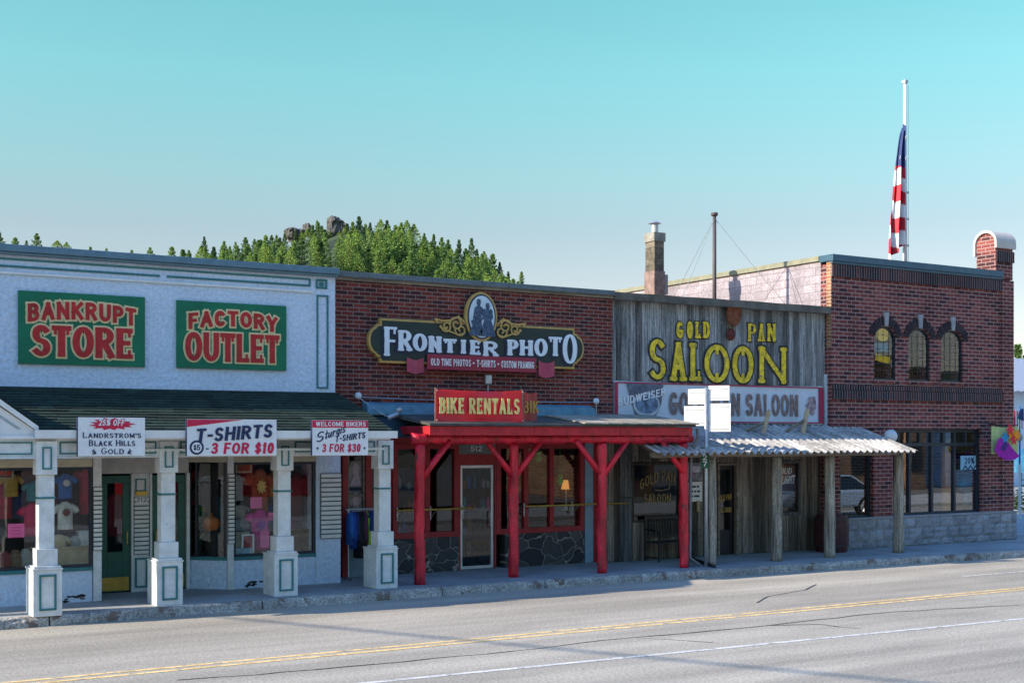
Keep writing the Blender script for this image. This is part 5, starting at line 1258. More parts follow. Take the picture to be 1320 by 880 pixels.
for s,t in ((.3,.10),(.65,.13),(.45,.20),(.8,.22),(.3,.27),(.6,.30)):
    c=fpt(s,t); yy=c[1]-.05
    m.prism([(c[0]+(.05 if i%2==0 else .02)*sin(i*pi/5),c[2]+(.06 if i%2==0 else .025)*cos(i*pi/5)) for i in range(10)],yy-.01,yy)
m.build('flag_stars',mFW,of)

# ================================================================== street sign seen from behind
yq=G(914,729)[1]-.10; xq=U(910,yq)
o=thing('street_sign',(0,0,0),'galvanised signpost at the kerb with four blank white sign backs','street sign')
m=MB(); m.tube([(0,0,.0),(.0,0,3.72)],.035,10); m.build('sign_post',mSteel,o,smooth=True)
pmm=lambda u: (u-908.5)/49.0/1.0
def bk(u0,u1,v0,v1,nm):
    zc=lambda v: HC+(HOR-v)*dep(xq,yq)/FPX-.15
    x0,x1=(u0-909)/58*1.0,(u1-909)/58*1.0
    m=MB(); m.box(x0,x1,.048,.055,zc(v1),zc(v0)); b=m.build('sign_back',M('bare_sign_back',(.66,.66,.65),.45,.13,3,fine=.06,chip=(.45,.44,.42),chipscale=5,chipat=.63),o)
    m=MB(); zz=zc(v0)-.07; m.box(x0+.03,x1-.03,.036,.0475,zz-.012,zz+.012); zz=zc(v1)+.06; m.box(x0+.03,x1-.03,.036,.0475,zz-.010,zz+.010); m.build('sign_rail',mSteel,b)
    for qx in (x0+.06,x1-.06): MB().tube([(qx,.050,zc(v0)-.07),(qx,.030,zc(v0)-.07)],.012,8).build('bolt',mSteel,b)
bk(886,907.5,501,520.5,'a'); bk(911.5,937,497,516,'b'); bk(881,907.5,523,548.5,'c'); bk(911.5,938.5,520,556,'d')
zc=lambda v: HC+(HOR-v)*dep(xq,yq)/FPX-.15
m=MB(); m.box(-.085,.075,-.075,-.040,zc(603),zc(576)); b=m.build('mile_plate',M('road_sign_green',(.0,.10,.06),.5,.05),o)
t=MB()
for i,ch in enumerate('227'):
    zt_2=zc(577.5+8.3*i); glyph(t,ch,-.045,.04,zt_2-.11,zt_2,-.076,.022,.02,.003)
t.build('digits',mSignW,b)
o.location=(xq,yq,.15); o.rotation_euler=(0,0,radians(-55))
# drain hose and pipe at the porch corner
m=MB(); xr1=U(897,yp-.2); zz=3.0
m.tube([(xr1,yp-.24,3.03),(xr1+.03,yp-.24,2.85),(xr1+.0,yp-.18,2.72),(RP[3][0]+.16,RP[3][1]-.02,2.45),(RP[3][0]+.16,RP[3][1]+.0,1.4),(RP[3][0]+.13,RP[3][1]-.02,.35),(RP[3][0]+.30,RP[3][1]-.12,.20)],.035,8)
tag(m.build('drainpipe',M('grey_drainpipe',(.14,.14,.15),.5,.2),None,smooth=True,origin=(RP[3][0],RP[3][1],.15)),'grey drainpipe bending down beside the right end post of the red porch','drainpipe')
a=G(884,717,.18); b=G(921,731,.16)
m=MB(); m.tube([(a[0],a[1],.20),((a[0]+b[0])/2,(a[1]+b[1])/2,.185),(b[0],b[1],.18)],.035,8)
tag(m.build('drain_hose',mBlack,None,smooth=True,origin=(a[0],a[1],.15)),'black drain hose lying across the pavement by the signpost','hose')

# ================================================================== bench, barrel, notices by the saloon
xa,xb=su(826),su(874); yB=DSL-.62
o=thing('bench',((xa+xb)/2,yB,.15),'black metal bench under the left saloon window','bench')
m=MB(); 
for i in range(5): m.box(xa+.05,xb-.05,yB+.06+.09*i,yB+.13+.09*i,.55,.575)
m.build('seat',mBlack,o)
m=MB(); m.box(xa+.05,xb-.05,yB+.53,yB+.56,1.05,1.11); m.box(xa+.05,xb-.05,yB+.53,yB+.56,.66,.70)
for i in range(12): x=xa+.10+(xb-xa-.2)*i/11; m.box(x-.018,x+.018,yB+.535,yB+.555,.70,1.05)
m.build('backrest',mBlack,o)
for x in (xa+.05,xb-.05):
    m=MB(); m.tube([(x,yB+.04,.15),(x,yB+.04,.55)],.022); m.tube([(x,yB+.54,.15),(x,yB+.54,1.12)],.022); m.tube([(x,yB+.04,.24),(x,yB+.54,.24)],.016); m.build('leg_frame',mBlack,o)
    m=MB(); m.tube([(x,yB+.04,.55),(x,yB+.0,.72),(x,yB+.10,.82),(x,yB+.52,.84)],.02); m.build('armrest',mBlack,o)
x=U(1070,22.0); y=21.95
o=thing('barrel',(x,y,.15),'dark maroon ribbed barrel behind the log post at the brick building corner','barrel')
m=MB(); n=24
rings=[[(x+r*cos(2*pi*i/n)*(1.0 if i%2 else .97),y+r*sin(2*pi*i/n)*(1.0 if i%2 else .97),z) for i in range(n)] for z,r in ((.15,.36),(.45,.40),(.75,.40),(1.02,.36))]
m.loft(rings); m.build('staves',M('maroon_barrel',(.055,.012,.018),.6,.3),o)
for z in (.28,.90):
    m=MB(); m.loft([[(x+(.405)*cos(2*pi*i/n),y+.405*sin(2*pi*i/n),zz) for i in range(n)] for zz in (z,z+.05)]); m.build('hoop',M('barrel_hoop',(.03,.02,.024),.5),o)
def flat(name,u0,v0,u1,v1,D,m,label,cat,group=None,th_=.006):
    x0,x1=U(u0,D),U(u1,D); xm=(x0+x1)/2; z1=Zx(xm,v0,D); z0=Zx(xm,v1,D)
    o=thing(name,(xm,D,z0),label,cat,group); MB().box(x0,x1,D-th_,D,z0,z1).build('sheet',m,o)
    return o,x0,x1,z0,z1
mPrint=M('mixed_print',(.20,.20,.24),.7,.7,9,fine=.5)
D=DSL-.03
o,x0,x1,z0,z1=flat('poster',886,596,905,619,D,mPrint,'dark printed poster on the saloon boards above the white notice','poster')
MB().box(x0+.04,x0+.15,D-.009,D-.0065,z0+.05,z0+.2).build('red_patch',mSignP,o); MB().box(x0+.1,x1-.05,D-.009,D-.0065,z1-.22,z1-.08).build('pale_patch',M('pale_print',(.45,.47,.5),.7,.4,12),o)
o,x0,x1,z0,z1=flat('notice',887.5,620.5,905,646,D,mSignW,'white notice with navy writing on the saloon boards','notice')
t=MB(); hh=z1-z0
for i in range(3):
    zz=z1-hh*(.30+.24*i); q=x0+.03
    for wd in ((.16,.06),(.10,.05,.07),(.09,.14))[i]: t.box(q,q+wd*(x1-x0)/.36,D-.009,D-.0065,zz,zz+hh*.10); q+=(wd+.025)*(x1-x0)/.36
t.build('writing',mNavy,o)
m=MB(); x=su(898); m.box(x-.025,x+.025,D-.04,D,1.17,1.42); tag(m.build('wall_thermometer',mTan,None,origin=(x,D,1.17)),'narrow tan wall box below the white notice on the saloon','wall box')
# neon beer sign in the right saloon window
xa,xb=su(1006),su(1029); D=DSL+.05; z=Z(1017,617,DSL)
o=thing('neon_sign',((xa+xb)/2,D,z),'unlit white letter beer sign reading BUD LIGHT in the saloon window','sign')
MB().box(xa,xb,D+.03,D+.06,z-.28,z+.30).build('backing',M('dark_plum',(.05,.02,.03),.6,.4,6),o)
t=MB(); text(t,'LIGHT',xa+.10,xb-.06,z-.12,z+.08,D+.03,.17,.14,.006,shear=.2); text(t,'BUD',xa+.06,xa+.42,z+.11,z+.26,D+.03,.17,.14,.006,shear=.2); t.build('lettering',mSignW,o)
MB().box(xa,xb,D+.04,D+.30,1.08,1.20).build('shelf',mDarkB,o)

# ================================================================== things in the shop windows
def garment(name,u,v0,v1,D,m,label,w=.42,cat='shirt',group=None,sleeve=.28,print_=None,long=False):
    x=U(u,D); z1=Zx(x,v0,D); z0=Zx(x,v1,D); h=z1-z0
    o=thing(name,(x,D,z0),label,cat,group); b=MB(); n=14
    E=lambda z,rx,ry,ox=0:[(x+ox+rx*cos(2*pi*i/n),D+ry*sin(2*pi*i/n),z) for i in range(n)]
    k=w/2
    b.loft([E(z0,k*.98,.07),E(z0+h*.3,k*.92,.08),E(z0+h*.62,k*.96,.09),E(z0+h*.84,k*1.0,.08),E(z0+h*.94,k*.62,.06),E(z1,k*.34,.05)])
    b.build('body',m,o,smooth=True)
    for s in (-1,1):
        b=MB(); L=sleeve*(2.0 if long else 1); b.tube([(x+s*k*.72,D,z0+h*.86),(x+s*(k*1.05+L*.25),D,z0+h*.86-L*.55),(x+s*(k*1.1+L*.4),D,z0+h*.86-L)],[h*.10,h*.115,h*.10],10); b.build('sleeve',m,o,smooth=True)
    if print_:
        q=MB(); c=(x,z0+h*.62); q.prism([(c[0]+.30*w*(1 if i%2==0 else .6)*cos(i*pi/9),c[1]+.17*h*(1 if i%2==0 else .6)*sin(i*pi/9)) for i in range(18)],D-.115,D-.10); q.build('print',print_,o)
    return o
def C(name,c,var=.2): return M(name,c,.85,var,7,.3,12)
yv=yl+.55
mOr=C('rust_orange_cloth',(.30,.075,.03)); mPk=C('hot_pink_cloth',(.55,.03,.24)); mBl=C('bright_blue_cloth',(.02,.12,.40)); mWh=C('white_cloth',(.55,.56,.55)); mRdC=C('red_cloth',(.33,.012,.04)); mMar=C('maroon_cloth',(.12,.025,.025)); mGy=C('grey_cloth',(.28,.29,.30)); mTe=C('teal_cloth',(.02,.18,.24)); mGn=C('green_cloth',(.05,.30,.05)); mNv=C('navy_cloth',(.012,.03,.13)); mBk=C('black_cloth',(.012,.012,.016))
mYp=M('print_yellow',(.6,.45,.15),.8)
garment('shirt',84,610,642,yv,mBl,'bright blue shirt with pale centre print in the left shop window',.24,sleeve=.10,print_=mWh)
garment('shirt',84,646,682,yv-.1,mWh,'white bear print shirt hanging low in the left shop window',.26,sleeve=.12,print_=mMar)
garment('child_shirt',83,636,656,yv+.25,mNv,'small navy shirt behind the blue and white shirts in the left window',.2,sleeve=.08)
garment('dress',109,601,662,yv+.1,mRdC,'long red garment at the right side of the left shop window',.18,sleeve=.08,cat='dress')
garment('shirt',42,648,690,yv+.1,C('crimson_cloth',(.5,.01,.08)),'crimson shirt just left of the first white porch post',.28,sleeve=.12)
garment('shirt',44,620,646,yv+.2,mTe,'teal shirt above the crimson shirt by the first white porch post',.26,sleeve=.1)
garment('shirt',36,605,632,yv+.35,mMar,'maroon shirt high up near the first white porch post',.26,sleeve=.1)
garment('shirt',118,630,655,yv+.2,mTe,'teal shirt half hidden by the slatted corner post',.15,sleeve=.06)
o,x0,x1,z0,z1=flat('notice',10,674.5,31.5,692.5,yl+.03,M('pink_paper',(.70,.13,.32),.8,.05),'pink paper notice taped inside the left shop window','notice')
t=MB(); 
for i in range(4): t.box(x0+.05,x1-.05,yl+.021,yl+.0235,z1-.07-.05*i,z1-.055-.05*i)
t.build('writing',M('pink_ink',(.5,.06,.2),.8),o)
o,x0,x1,z0,z1=flat('small_sign',-8,600.5,17,617,yl+.05,M('dark_sign_board',(.10,.03,.02),.6,.2),'small framed sign with red letters hung inside the far left window','sign')
f=MB(); f.frame(x0,x1,z0,z1,yl+.035,yl+.044,.02); f.build('rim',M('pale_rim',(.45,.4,.3),.7),o)
t=MB(); text(t,'SALE',x0+.04,x1-.03,z0+.06,z1-.05,yl+.043,.2,.16,.003); t.build('lettering',mSignR,o)
x=U(111,yv); tag(MB().box(x-.14,x+.14,yv-.1,yv+.1,.71,1.28).build('display_stand',M('pale_board',(.5,.52,.55),.6),None,origin=(x,yv,.71),bevel=.01),'white display stand at the right of the left shop window','display stand')
x=U(90,yv-.3)
m=MB(); m.box(x-.5,x+.40,yv-.2,yv+.1,.71,1.0); m.box(x-.55,x+.42,yv-.22,yv+.12,1.0,1.03); tag(m.build('display_table',M('table_tan',(.32,.26,.15),.8,.2),None,origin=(x,yv,.71),bevel=.01),'low tan display table under the shirts in the left window','table')
rnd=random.Random(5)
for i,(u,v) in enumerate(((6,712),(20,716),(33,714),(48,711))):
    x=U(u,yv); z=.705; o=None
    m=MB(); hh=rnd.uniform(.18,.34)
    m.loft([[(x+r*cos(2*pi*k/10),yv+r*sin(2*pi*k/10),zz) for k in range(10)] for zz,r in ((z,.10),(z+hh*.5,.13),(z+hh*.8,.09),(z+hh,.05))])
    tag(m.build('folded_goods',[C('goods_dark_red',(.2,.03,.03)),C('goods_brown',(.15,.09,.05)),C('goods_grey',(.3,.3,.28)),C('goods_rust',(.25,.08,.03))][i],None,smooth=True,origin=(x,yv,z)),['dark red bundle','brown bundle','grey bundle','rust bundle'][i]+' on the floor of the far left window','goods')
# black flaked patches at the foot of the stucco
rnd=random.Random(12)
for ua,ub,D,nm in ((84,116,yl,'left'),(316,346,yw,'right')):
    m=MB(); x0,x1=U(ua,D),U(ub,D)
    for i in range(9):
        x=x0+(x1-x0)*rnd.random(); z=.17+.09*rnd.random(); r=rnd.uniform(.02,.05); m.prism([(x+1.6*r*rnd.uniform(.5,1.2)*cos(a*pi/4),z+.6*r*rnd.uniform(.5,1.2)*sin(a*pi/4)) for a in range(8)],D-.003-i*.0004,D-.0002)
    m.build('flaked_patch',mBlack,WS)
for i,(u,v0,v1,D,cl,lb,w_) in enumerate(((4,622,668,yl+.9,mRdC,'red shirt at the back of the far left window',.3),(22,626,668,yl+1.0,mNv,'navy shirt at the back of the far left window',.3),(14,610,640,yl+.7,C('mustard_cloth',(.35,.22,.04)),'mustard shirt under the small framed sign',.24),(62,612,650,yl+1.1,mOr,'orange shirt behind the first white porch post',.3),(97,690,716,yl+.5,mGy,'small grey shirt by the white display stand',.2),(76,688,716,yl+.45,C('sand_cloth',(.4,.34,.22)),'sand coloured shirt above the tan table',.24))):
    garment('shirt',u,v0,v1,D,cl,lb,w_,sleeve=.11)
for u,v0,v1,D,cl,lb in ((148,636,690,yd+.9,mRdC,'red garment behind the glass of the first green door'),(158,640,700,yd+1.2,mGy,'grey garment behind the glass of the first green door'),(232,640,690,yd+1.0,mMar,'maroon garment behind the glass of the second green door')): garment('shirt',u,v0,v1,D,cl,lb,.3,sleeve=.1)
for u,v0,v1,D,cl,lb in ((309,650,668,yw+.8,mWh,'white cap sized shirt between the two grey shirts in the bay window'),(341,646,676,yw+.9,mBl,'blue shirt behind the hot pink nightshirt'),(365,606,650,yw+.9,mTe,'teal shirt behind the third porch post'),(372,660,690,yw+.8,mRdC,'red shirt low behind the third porch post'),(252,606,650,23.3,mRdC,'dark red shirt at the left of the angled bay window'),(284,640,690,23.2,mTe,'teal shirt at the right of the angled bay window')): garment('shirt',u,v0,v1,D,cl,lb,.26,sleeve=.1)
# right window of the white store
yw2=yw+.45
garment('shirt',329,640-30,640,yw2,mOr,'rust orange shirt with yellow sun print in the right shop window',.34,sleeve=.16,print_=mYp) if False else None
garment('shirt',334.5,604,664,yw2,mOr,'rust orange shirt with yellow sun print in the right shop window',.34,sleeve=.16,print_=mYp)
garment('dress',334.5,656,708,yw2-.12,mPk,'hot pink nightshirt with a small dark print in the right shop window',.34,sleeve=.10,cat='dress',print_=C('violet_print',(.25,.03,.25)))
garment('shirt',305,611,645,yw2,mGy,'grey shirt beside the slatted bay post in the right shop window',.26,sleeve=.12)
garment('shirt',307,668,700,yw2+.1,C('blue_grey_cloth',(.2,.26,.30)),'blue grey shirt low beside the slatted bay post',.26,sleeve=.12)
garment('shirt',350,607,640,yw2+.1,C('gold_cloth',(.30,.16,.05)),'gold brown shirt just left of the third porch post',.18,sleeve=.08)
garment('coat',382,608,670,yw2+.15,mMar,'long maroon robe right of the third porch post',.30,cat='robe',long=True)
garment('coat',394,596,684,yw2+.5,mGy,'grey hanging cloth at the right end of the right shop window',.22,sleeve=.05,cat='cloth')
mPP=M('pink_paper',(.70,.13,.32))
for u0,v0,u1,v1,lab in ((322.5,640.5,337.5,655,'pink price card above the hot pink nightshirt'),(335.5,684,347,705,'pink price card in front of the nightshirt hem'),(346,660,355,665,'narrow pink price card beside the third porch post')):
    flat('price_card',u0,v0,u1,v1,yw+.07,mPP,lab,'card','pink price cards in the right shop window')
o,x0,x1,z0,z1=flat('picture',313,690,325,714,yw+.2,C('picture_red',(.3,.05,.06)),'small framed red picture at the bottom of the right shop window','picture'); f=MB(); f.frame(x0-.03,x1+.03,z0-.03,z1+.03,yw+.17,yw+.193,.03); f.build('frame',mWhite,o)
o,x0,x1,z0,z1=flat('picture',305,595,322,607,yw+.25,C('picture_rust',(.22,.06,.03)),'small rust coloured picture at the top of the right shop window','picture'); f=MB(); f.frame(x0-.03,x1+.03,z0-.03,z1+.03,yw+.22,yw+.243,.03); f.build('frame',mTan,o)
x=U(388,yw2); tag(MB().box(x-.42,x+.42,yw2-.1,yw2+.25,.71,1.15).build('display_crate',M('crate_brown',(.16,.11,.07),.85,.3),None,origin=(x,yw2,.71),bevel=.01),'brown display crate right of the third porch post in the window','crate')
x=U(305,yw2); tag(MB().box(x-.16,x+.16,yw2-.25,yw2+.05,.71,1.15).build('display_box',C('box_tan',(.26,.24,.19)),None,origin=(x,yw2,.71),bevel=.01),'tan display box under the blue grey shirt','box')
x=U(313,yw+.3); tag(MB().box(x-.24,x+.12,yw+.12,yw+.3,.71,.86).build('display_box',C('box_pale_blue',(.25,.36,.42)),None,origin=(x,yw,.71),bevel=.01),'low pale blue box under the framed red picture','box')
# green plant and pumpkin in the angled bay
x,y=U(262,22.65),22.85
o=thing('trailing_plant',(x,y,.705),'bright green trailing plant in the angled bay window','plant'); m=MB(); rnd=random.Random(8)
for i in range(90):
    t=rnd.random(); c=Vector((x+rnd.uniform(-.12,.12)*(1.2-t),y+rnd.uniform(-.1,.1),.95+.65*t)); a=rnd.uniform(0,6); d=Vector((cos(a),sin(a),rnd.uniform(-.6,.6)))*.07; e=Vector((-sin(a),cos(a),.3))*.03
    m.add([c,c+d*.5+e,c+d,c+d*.5-e],[(0,1,2,3)])
m.build('leaves',M('plant_green',(.03,.35,.05),.6,.3),o); MB().tube([(x,y,.705),(x+.02,y,1.2),(x-.02,y,1.55)],.012).build('stem',mGreen,o)
x,y=U(275,22.5),22.65
m=MB(); n=20; rings=[[(x+r*(1-.07*cos(i*pi))*cos(2*pi*i/n),y+r*(1-.07*cos(i*pi))*sin(2*pi*i/n),1.28+z) for i in range(n)] for z,r in ((-.13,.05),(-.10,.12),(0,.16),(.09,.13),(.13,.05))]
m.loft(rings); m.tube([(x,y,1.40),(x+.02,y,1.47)],.02,6); tag(m.build('pumpkin',C('pumpkin_orange',(.5,.13,.02)),None,smooth=True,origin=(x,y,1.15)),'orange pumpkin on a dark stool in the angled bay window','pumpkin')
m=MB(); m.loft([[(x+r*cos(2*pi*k/12),y+r*sin(2*pi*k/12),z) for k in range(12)] for z,r in ((.705,.16),(.80,.10),(1.05,.09),(1.15,.17))]); tag(m.build('stool',mDarkB,None,origin=(x,y,.705)),'dark stool carrying the orange pumpkin','stool')
garment('coat',268,612,668,23.0,mBk,'black coat at the back of the angled bay window',.4,cat='coat',long=True)
# posters and clothes rack between the two stores
for v0,v1,lab in ((594,628,'upper brown photo poster in the narrow window beside the white store'),(632,668,'lower grey photo poster in the narrow window beside the white store')):
    o,x0,x1,z0,z1=flat('photo_poster',449,v0,469,v1,DSF+.06,M('poster_brown',(.16,.12,.10),.7,.5,6,fine=.3),lab,'poster','photo posters in the narrow window'); xm=(x0+x1)/2
    q=MB(); q.prism([(xm-.14,z0+.03),(xm+.12,z0+.03),(xm+.05,z0+.25),(xm+.10,z0+.36),(xm+.03,z1-.04),(xm-.04,z1-.04),(xm-.08,z0+.34),(xm-.05,z0+.22)],DSF+.050,DSF+.0535); q.build('figure_print',M('poster_rose',(.38,.24,.25),.8,.4,12),o)
yR=DSF-.45; x0,x1=U(446,yR),U(489,yR); zR=Z(466,656,yR)
o=thing('clothes_rack',((x0+x1)/2,yR,.15),'chrome clothes rack in front of the narrow window','clothes rack')
m=MB(); m.tube([(x0,yR,zR),(x1,yR,zR)],.016,8); m.build('rail',mSteel,o)
for x in (x0+.05,x1-.05):
    m=MB(); m.tube([(x,yR,zR),(x,yR,.2)],.014,8); m.tube([(x,yR-.22,.17),(x,yR+.22,.17)],.016,8); m.build('leg',mSteel,o)
cols=[mBl,C('royal_blue_cloth',(.015,.06,.30)),mNv,mBk,mBk,C('plum_cloth',(.10,.02,.06)),C('lime_cloth',(.25,.45,.03)),mNv,C('cobalt_cloth',(.012,.05,.33)),mBl]
labs=['bright blue jacket at the left end of the clothes rack','royal blue jacket second from the left on the rack','navy jacket third on the rack beside the royal blue one','longer black jacket left of the middle of the rack','black jacket in the middle of the rack','plum jacket right of the black jackets','thin lime green garment on the clothes rack','navy jacket right of the lime green garment','cobalt jacket second from the right on the rack','bright blue jacket at the right end behind the fourth porch post']
for i,(cm_,lb) in enumerate(zip(cols,labs)):
    x=x0+.08+(x1-x0-.16)*i/9; h=[.62,.70,.66,.88,.80,.74,1.05,.64,.70,.60][i]
    o=thing('jacket',(x,yR,zR-h),lb,'jacket','jackets on the clothes rack'); b=MB(); n=12; z1=zR-.04; z0=z1-h
    k=.075 if i!=6 else .035
    E=lambda z,rx,ry:[(x+rx*cos(2*pi*q/n)*(1+.18*sin(q*2.3+i)),yR+ry*sin(2*pi*q/n),z) for q in range(n)]
    b.loft([E(z0,k*.95,.15),E(z0+h*.4,k*.9,.155),E(z0+h*.75,k*.85,.15),E(z0+h*.93,k*.6,.10),E(z1,k*.25,.03)]); b.build('body',cm_,o,smooth=True)
    b=MB(); b.tube([(x-k*.5,yR-.13,z0+h*.88),(x-k*.8,yR-.20,z0+h*.5),(x-k*.5,yR-.19,z0+h*.2)],[.055,.055,.045],8); b.build('sleeve',cm_,o,smooth=True)
    b=MB(); b.tube([(x,yR,z1-.02),(x,yR,zR+.01),(x+.01,yR+.02,zR+.03)],.006,5); b.build('hanger',mSteel,o)
# inside the brick store: lit lamp, dim shelves of goods
x,y=fu(730),DSF+.9; x=U(730,y); z=Z(730,637,y)
o=thing('table_lamp',(x,y,z-.35),'lit table lamp with an orange glow in the red framed window','lamp')
m=MB(); m.loft([[(x+r*cos(2*pi*k/16),y+r*sin(2*pi*k/16),zz) for k in range(16)] for zz,r in ((z+.12,.12),(z+.32,.07))],cap=False); m.build('lamp_shade',emit_mat('lamp_glow',(1.0,.42,.10),.25),o,smooth=True)
m=MB(); m.tube([(x,y,z-.35),(x,y,z-.2),(x,y,z+.12)],[.09,.03,.012],10); m.build('lamp_base',mWhite,o)
x=U(722,DSF+.6); y=DSF+.6
MBs=MB(); MBs.box(fu(655),fu(750),DSF+.4,DSF+1.3,.19,.9); tag(MBs.build('counter',mDarkB,None,origin=(fu(700),DSF+.4,.18)),'dark display counter behind the red framed windows','counter')
for u,v,c,lab in ((694,588,(.03,.4,.08),'green hanging ornament behind the middle pane of the red window'),(722,618,(.02,.30,.06),'green hanging ornament beside the lit lamp'),(676,612,(.45,.06,.05),'red hanging ornament behind the red window frame')):
    x,z=U(u,DSF+.4),Z(u,v,DSF+.4); m=MB(); r_=random.Random(u)
    m.loft([[(x+r*cos(2*pi*k/7),DSF+.4+r*sin(2*pi*k/7),zz) for k in range(7)] for zz,r in ((z-.12,.02),(z-.03,.08),(z+.03,.05),(z+.10,.07),(z+.14,.01))]); m.tube([(x,DSF+.4,z+.13),(x,DSF+.4,2.85)],.004,4)
    tag(m.build('hanging_ornament',C('ornament%d'%u if False else ('ornament_green' if c[1]>.2 else 'ornament_red'),c),None,origin=(x,DSF+.4,z)),lab,'ornament')
rnd=random.Random(21)
for k,(u,lab) in enumerate(((602,'tall dark goods shelf inside the open red doorway'),(626,'narrow goods shelf at the right inside the red doorway'),(530,'dark goods shelf behind the left red window'))):
    y=DSF+1.6; x=U(u,y); o=thing('goods_shelf',(x,y,.18),lab,'shelf','dark shelves inside the photo store'); w_=.3
    m=MB(); 
    for z in (.2,.7,1.2,1.7,2.15): m.box(x-w_,x+w_,y,y+.35,z,z+.03)
    m.box(x-w_-.03,x-w_,y,y+.36,.18,2.2); m.box(x+w_,x+w_+.03,y,y+.36,.18,2.2); m.build('shelf_frame',mDarkB,o)
    for z in (.23,.73,1.23,1.73):
        for j in range(5):
            q=x-w_+.06+j*.115; h=rnd.uniform(.15,.38); b=MB(); b.loft([[(q+r*cos(2*pi*i/8),y+.1+r*sin(2*pi*i/8),zz) for i in range(8)] for zz,r in ((z,.045),(z+h*.7,.05),(z+h,.02))])
            b.build('goods',[mOr,mPk,mGy,mBl,mMar,mTe,mDarkB,mBk][rnd.randrange(8)],o,smooth=True)
# right building shop window things
yr=DR+.42
x=U(1222,yr); m=MB(); logpost(m,x,yr,.18,2.55,.19,.04,14,10); tag(m.build('tree_trunk_column',C('orange_wood',(.80,.30,.06)),None,smooth=True,origin=(x,yr,.18)),'orange carved wooden column in the brick building window','column')
x=U(1222,DR+.35); z=Z(1222,575,DR+.35)
m=MB(); m.loft([[(x+r*cos(2*pi*k/12),DR+.35+r*sin(2*pi*k/12),zz) for k in range(12)] for zz,r in ((z-.2,.05),(z-.12,.15),(z+.06,.17),(z+.15,.09),(z+.22,.05))]); tag(m.build('hanging_lantern',C('lantern_yellow',(.6,.33,.02)),None,smooth=True,origin=(x,DR+.35,z)),'yellow hanging lantern in the brick building window','lantern')
o,x0,x1,z0,z1=flat('window_poster',1238,587,1260,605,DR+.135,C('poster_sky',(.22,.42,.55)),'pale blue poster reading 20% at the top of the last brick building window','poster')
t=MB(); text(t,'20%',x0+.16,x1-.14,z0+.15,z1-.05,DR+.128,.16,.13,.002); 
for i in range(3): ribbon(t,[(x0+.1+i*.2,z0+.02),(x0+.18+i*.2,z0+.10),(x0+.26+i*.2,z0+.02)],.03,.03,DR+.128,.002)
t.build('writing',mNavy,o)
garment('shirt',1250,612,650,DR+.5,mTe,'teal cloth hanging below the pale blue poster',.55,cat='cloth')
garment('shirt',1258,574,596,DR+.45,C('purple_cloth',(.12,.01,.12)),'purple cloth at the top of the last brick building window',.6,cat='cloth')
garment('shirt',1214,600,640,DR+.7,mNv,'navy cloth left of the orange column in the brick building window',.4,cat='cloth')
# bright garden flag on the corner pier
yg=21.75; xa,xb=U(1278,yg),U(1309,yg); z1=Z(1293,549,yg); z0=Z(1293,592,yg)
o=thing('garden_flag',((xa+xb)/2,yg,z0),'bright flag of a purple flower pot on pale green, hung at the brick corner','flag')
m=cloth(xa,yg,xb,yg-.08,z0+.14,z1,12,10,.02,seed=9); m.build('flag_cloth',C('pale_green_cloth',(.42,.50,.22)),o,smooth=True)
Wd=xb-xa; H=z1-z0; yy=yg-.13
m=MB(); m.prism([(xa-.05,z0+.28*H),(xa+.10*Wd,z0+.62*H),(xa+.35*Wd,z0+.66*H),(xa+.62*Wd,z0+.40*H),(xa+.98*Wd,z0+.10*H),(xa+.80*Wd,z0),(xa+.40*Wd,z0-.02*H),(xa+.10*Wd,z0+.12*H)],yy-.008,yy); m.build('purple_pot',C('flag_purple',(.30,.01,.30)),o)
m=MB(); m.prism([(xa+.18*Wd,z0+.32*H),(xa+.34*Wd,z0+.56*H),(xa+.50*Wd,z0+.46*H),(xa+.36*Wd,z0+.24*H)],yy-.014,yy-.0085); m.build('navy_band',C('flag_navy',(.04,.02,.16)),o)
for k,(px,pz,c) in enumerate(((.38,.66,'b'),(.62,.78,'y'),(.72,.60,'r'),(.84,.74,'y'),(.55,.90,'r'))):
    m=MB(); r=.17; m.prism([(xa+px*Wd+r*(1 if i%2==0 else .5)*cos(i*pi/6),z0+pz*H+r*(1 if i%2==0 else .5)*sin(i*pi/6)) for i in range(12)],yy-.012-.006*(k+1),yy-.010-.006*k); m.build('flower',{'b':C('flower_blue',(.02,.22,.45)),'y':C('flower_orange',(.75,.25,.01)),'r':C('flower_red',(.6,.03,.05))}[c],o)
m=MB(); m.tube([(xa,DR-.05,z1+.10),(xa+.3,yg-.02,z1+.03),(xb+.02,yg-.06,z1+.02)],.014,6); m.build('flag_rod',mBlack,o)

# ================================================================== beyond the corner, at the right edge
yb_=46.0
xa=U(1300,yb_)
o=thing('metal_roof_house',(xa+5,yb_,0),'white house with a ribbed metal roof beyond the brick corner','house')
z1=Zx(U(1312,yb_),503,yb_); z2=Zx(U(1306,yb_+6),462,yb_+6)
MB().box(xa-6,xa+14,yb_,yb_+9,0,z1).build('wall',mStucco,o)
m=MB(); xs=[xa-6.6+i*.25 for i in range(85)]
P=[]; 
for x in xs:
    for k in range(2): e=.05 if (int((x-xa+6.6)/.25+.5)%2==0) else 0; P.append((x,yb_-.7 if k==0 else yb_+6, (z1-.1 if k==0 else z2)+e))
m.add(P,[(2*i,2*i+1,2*i+3,2*i+2) for i in range(len(xs)-1)]); m.build('ribbed_roof',M('pale_metal_roof',(.38,.40,.42),.4,.1,metal=.4),o)
MB().box(xa+1.5,xa+2.6,yb_-.03,yb_,1.2,2.6).build('window',mNavyFr,o)
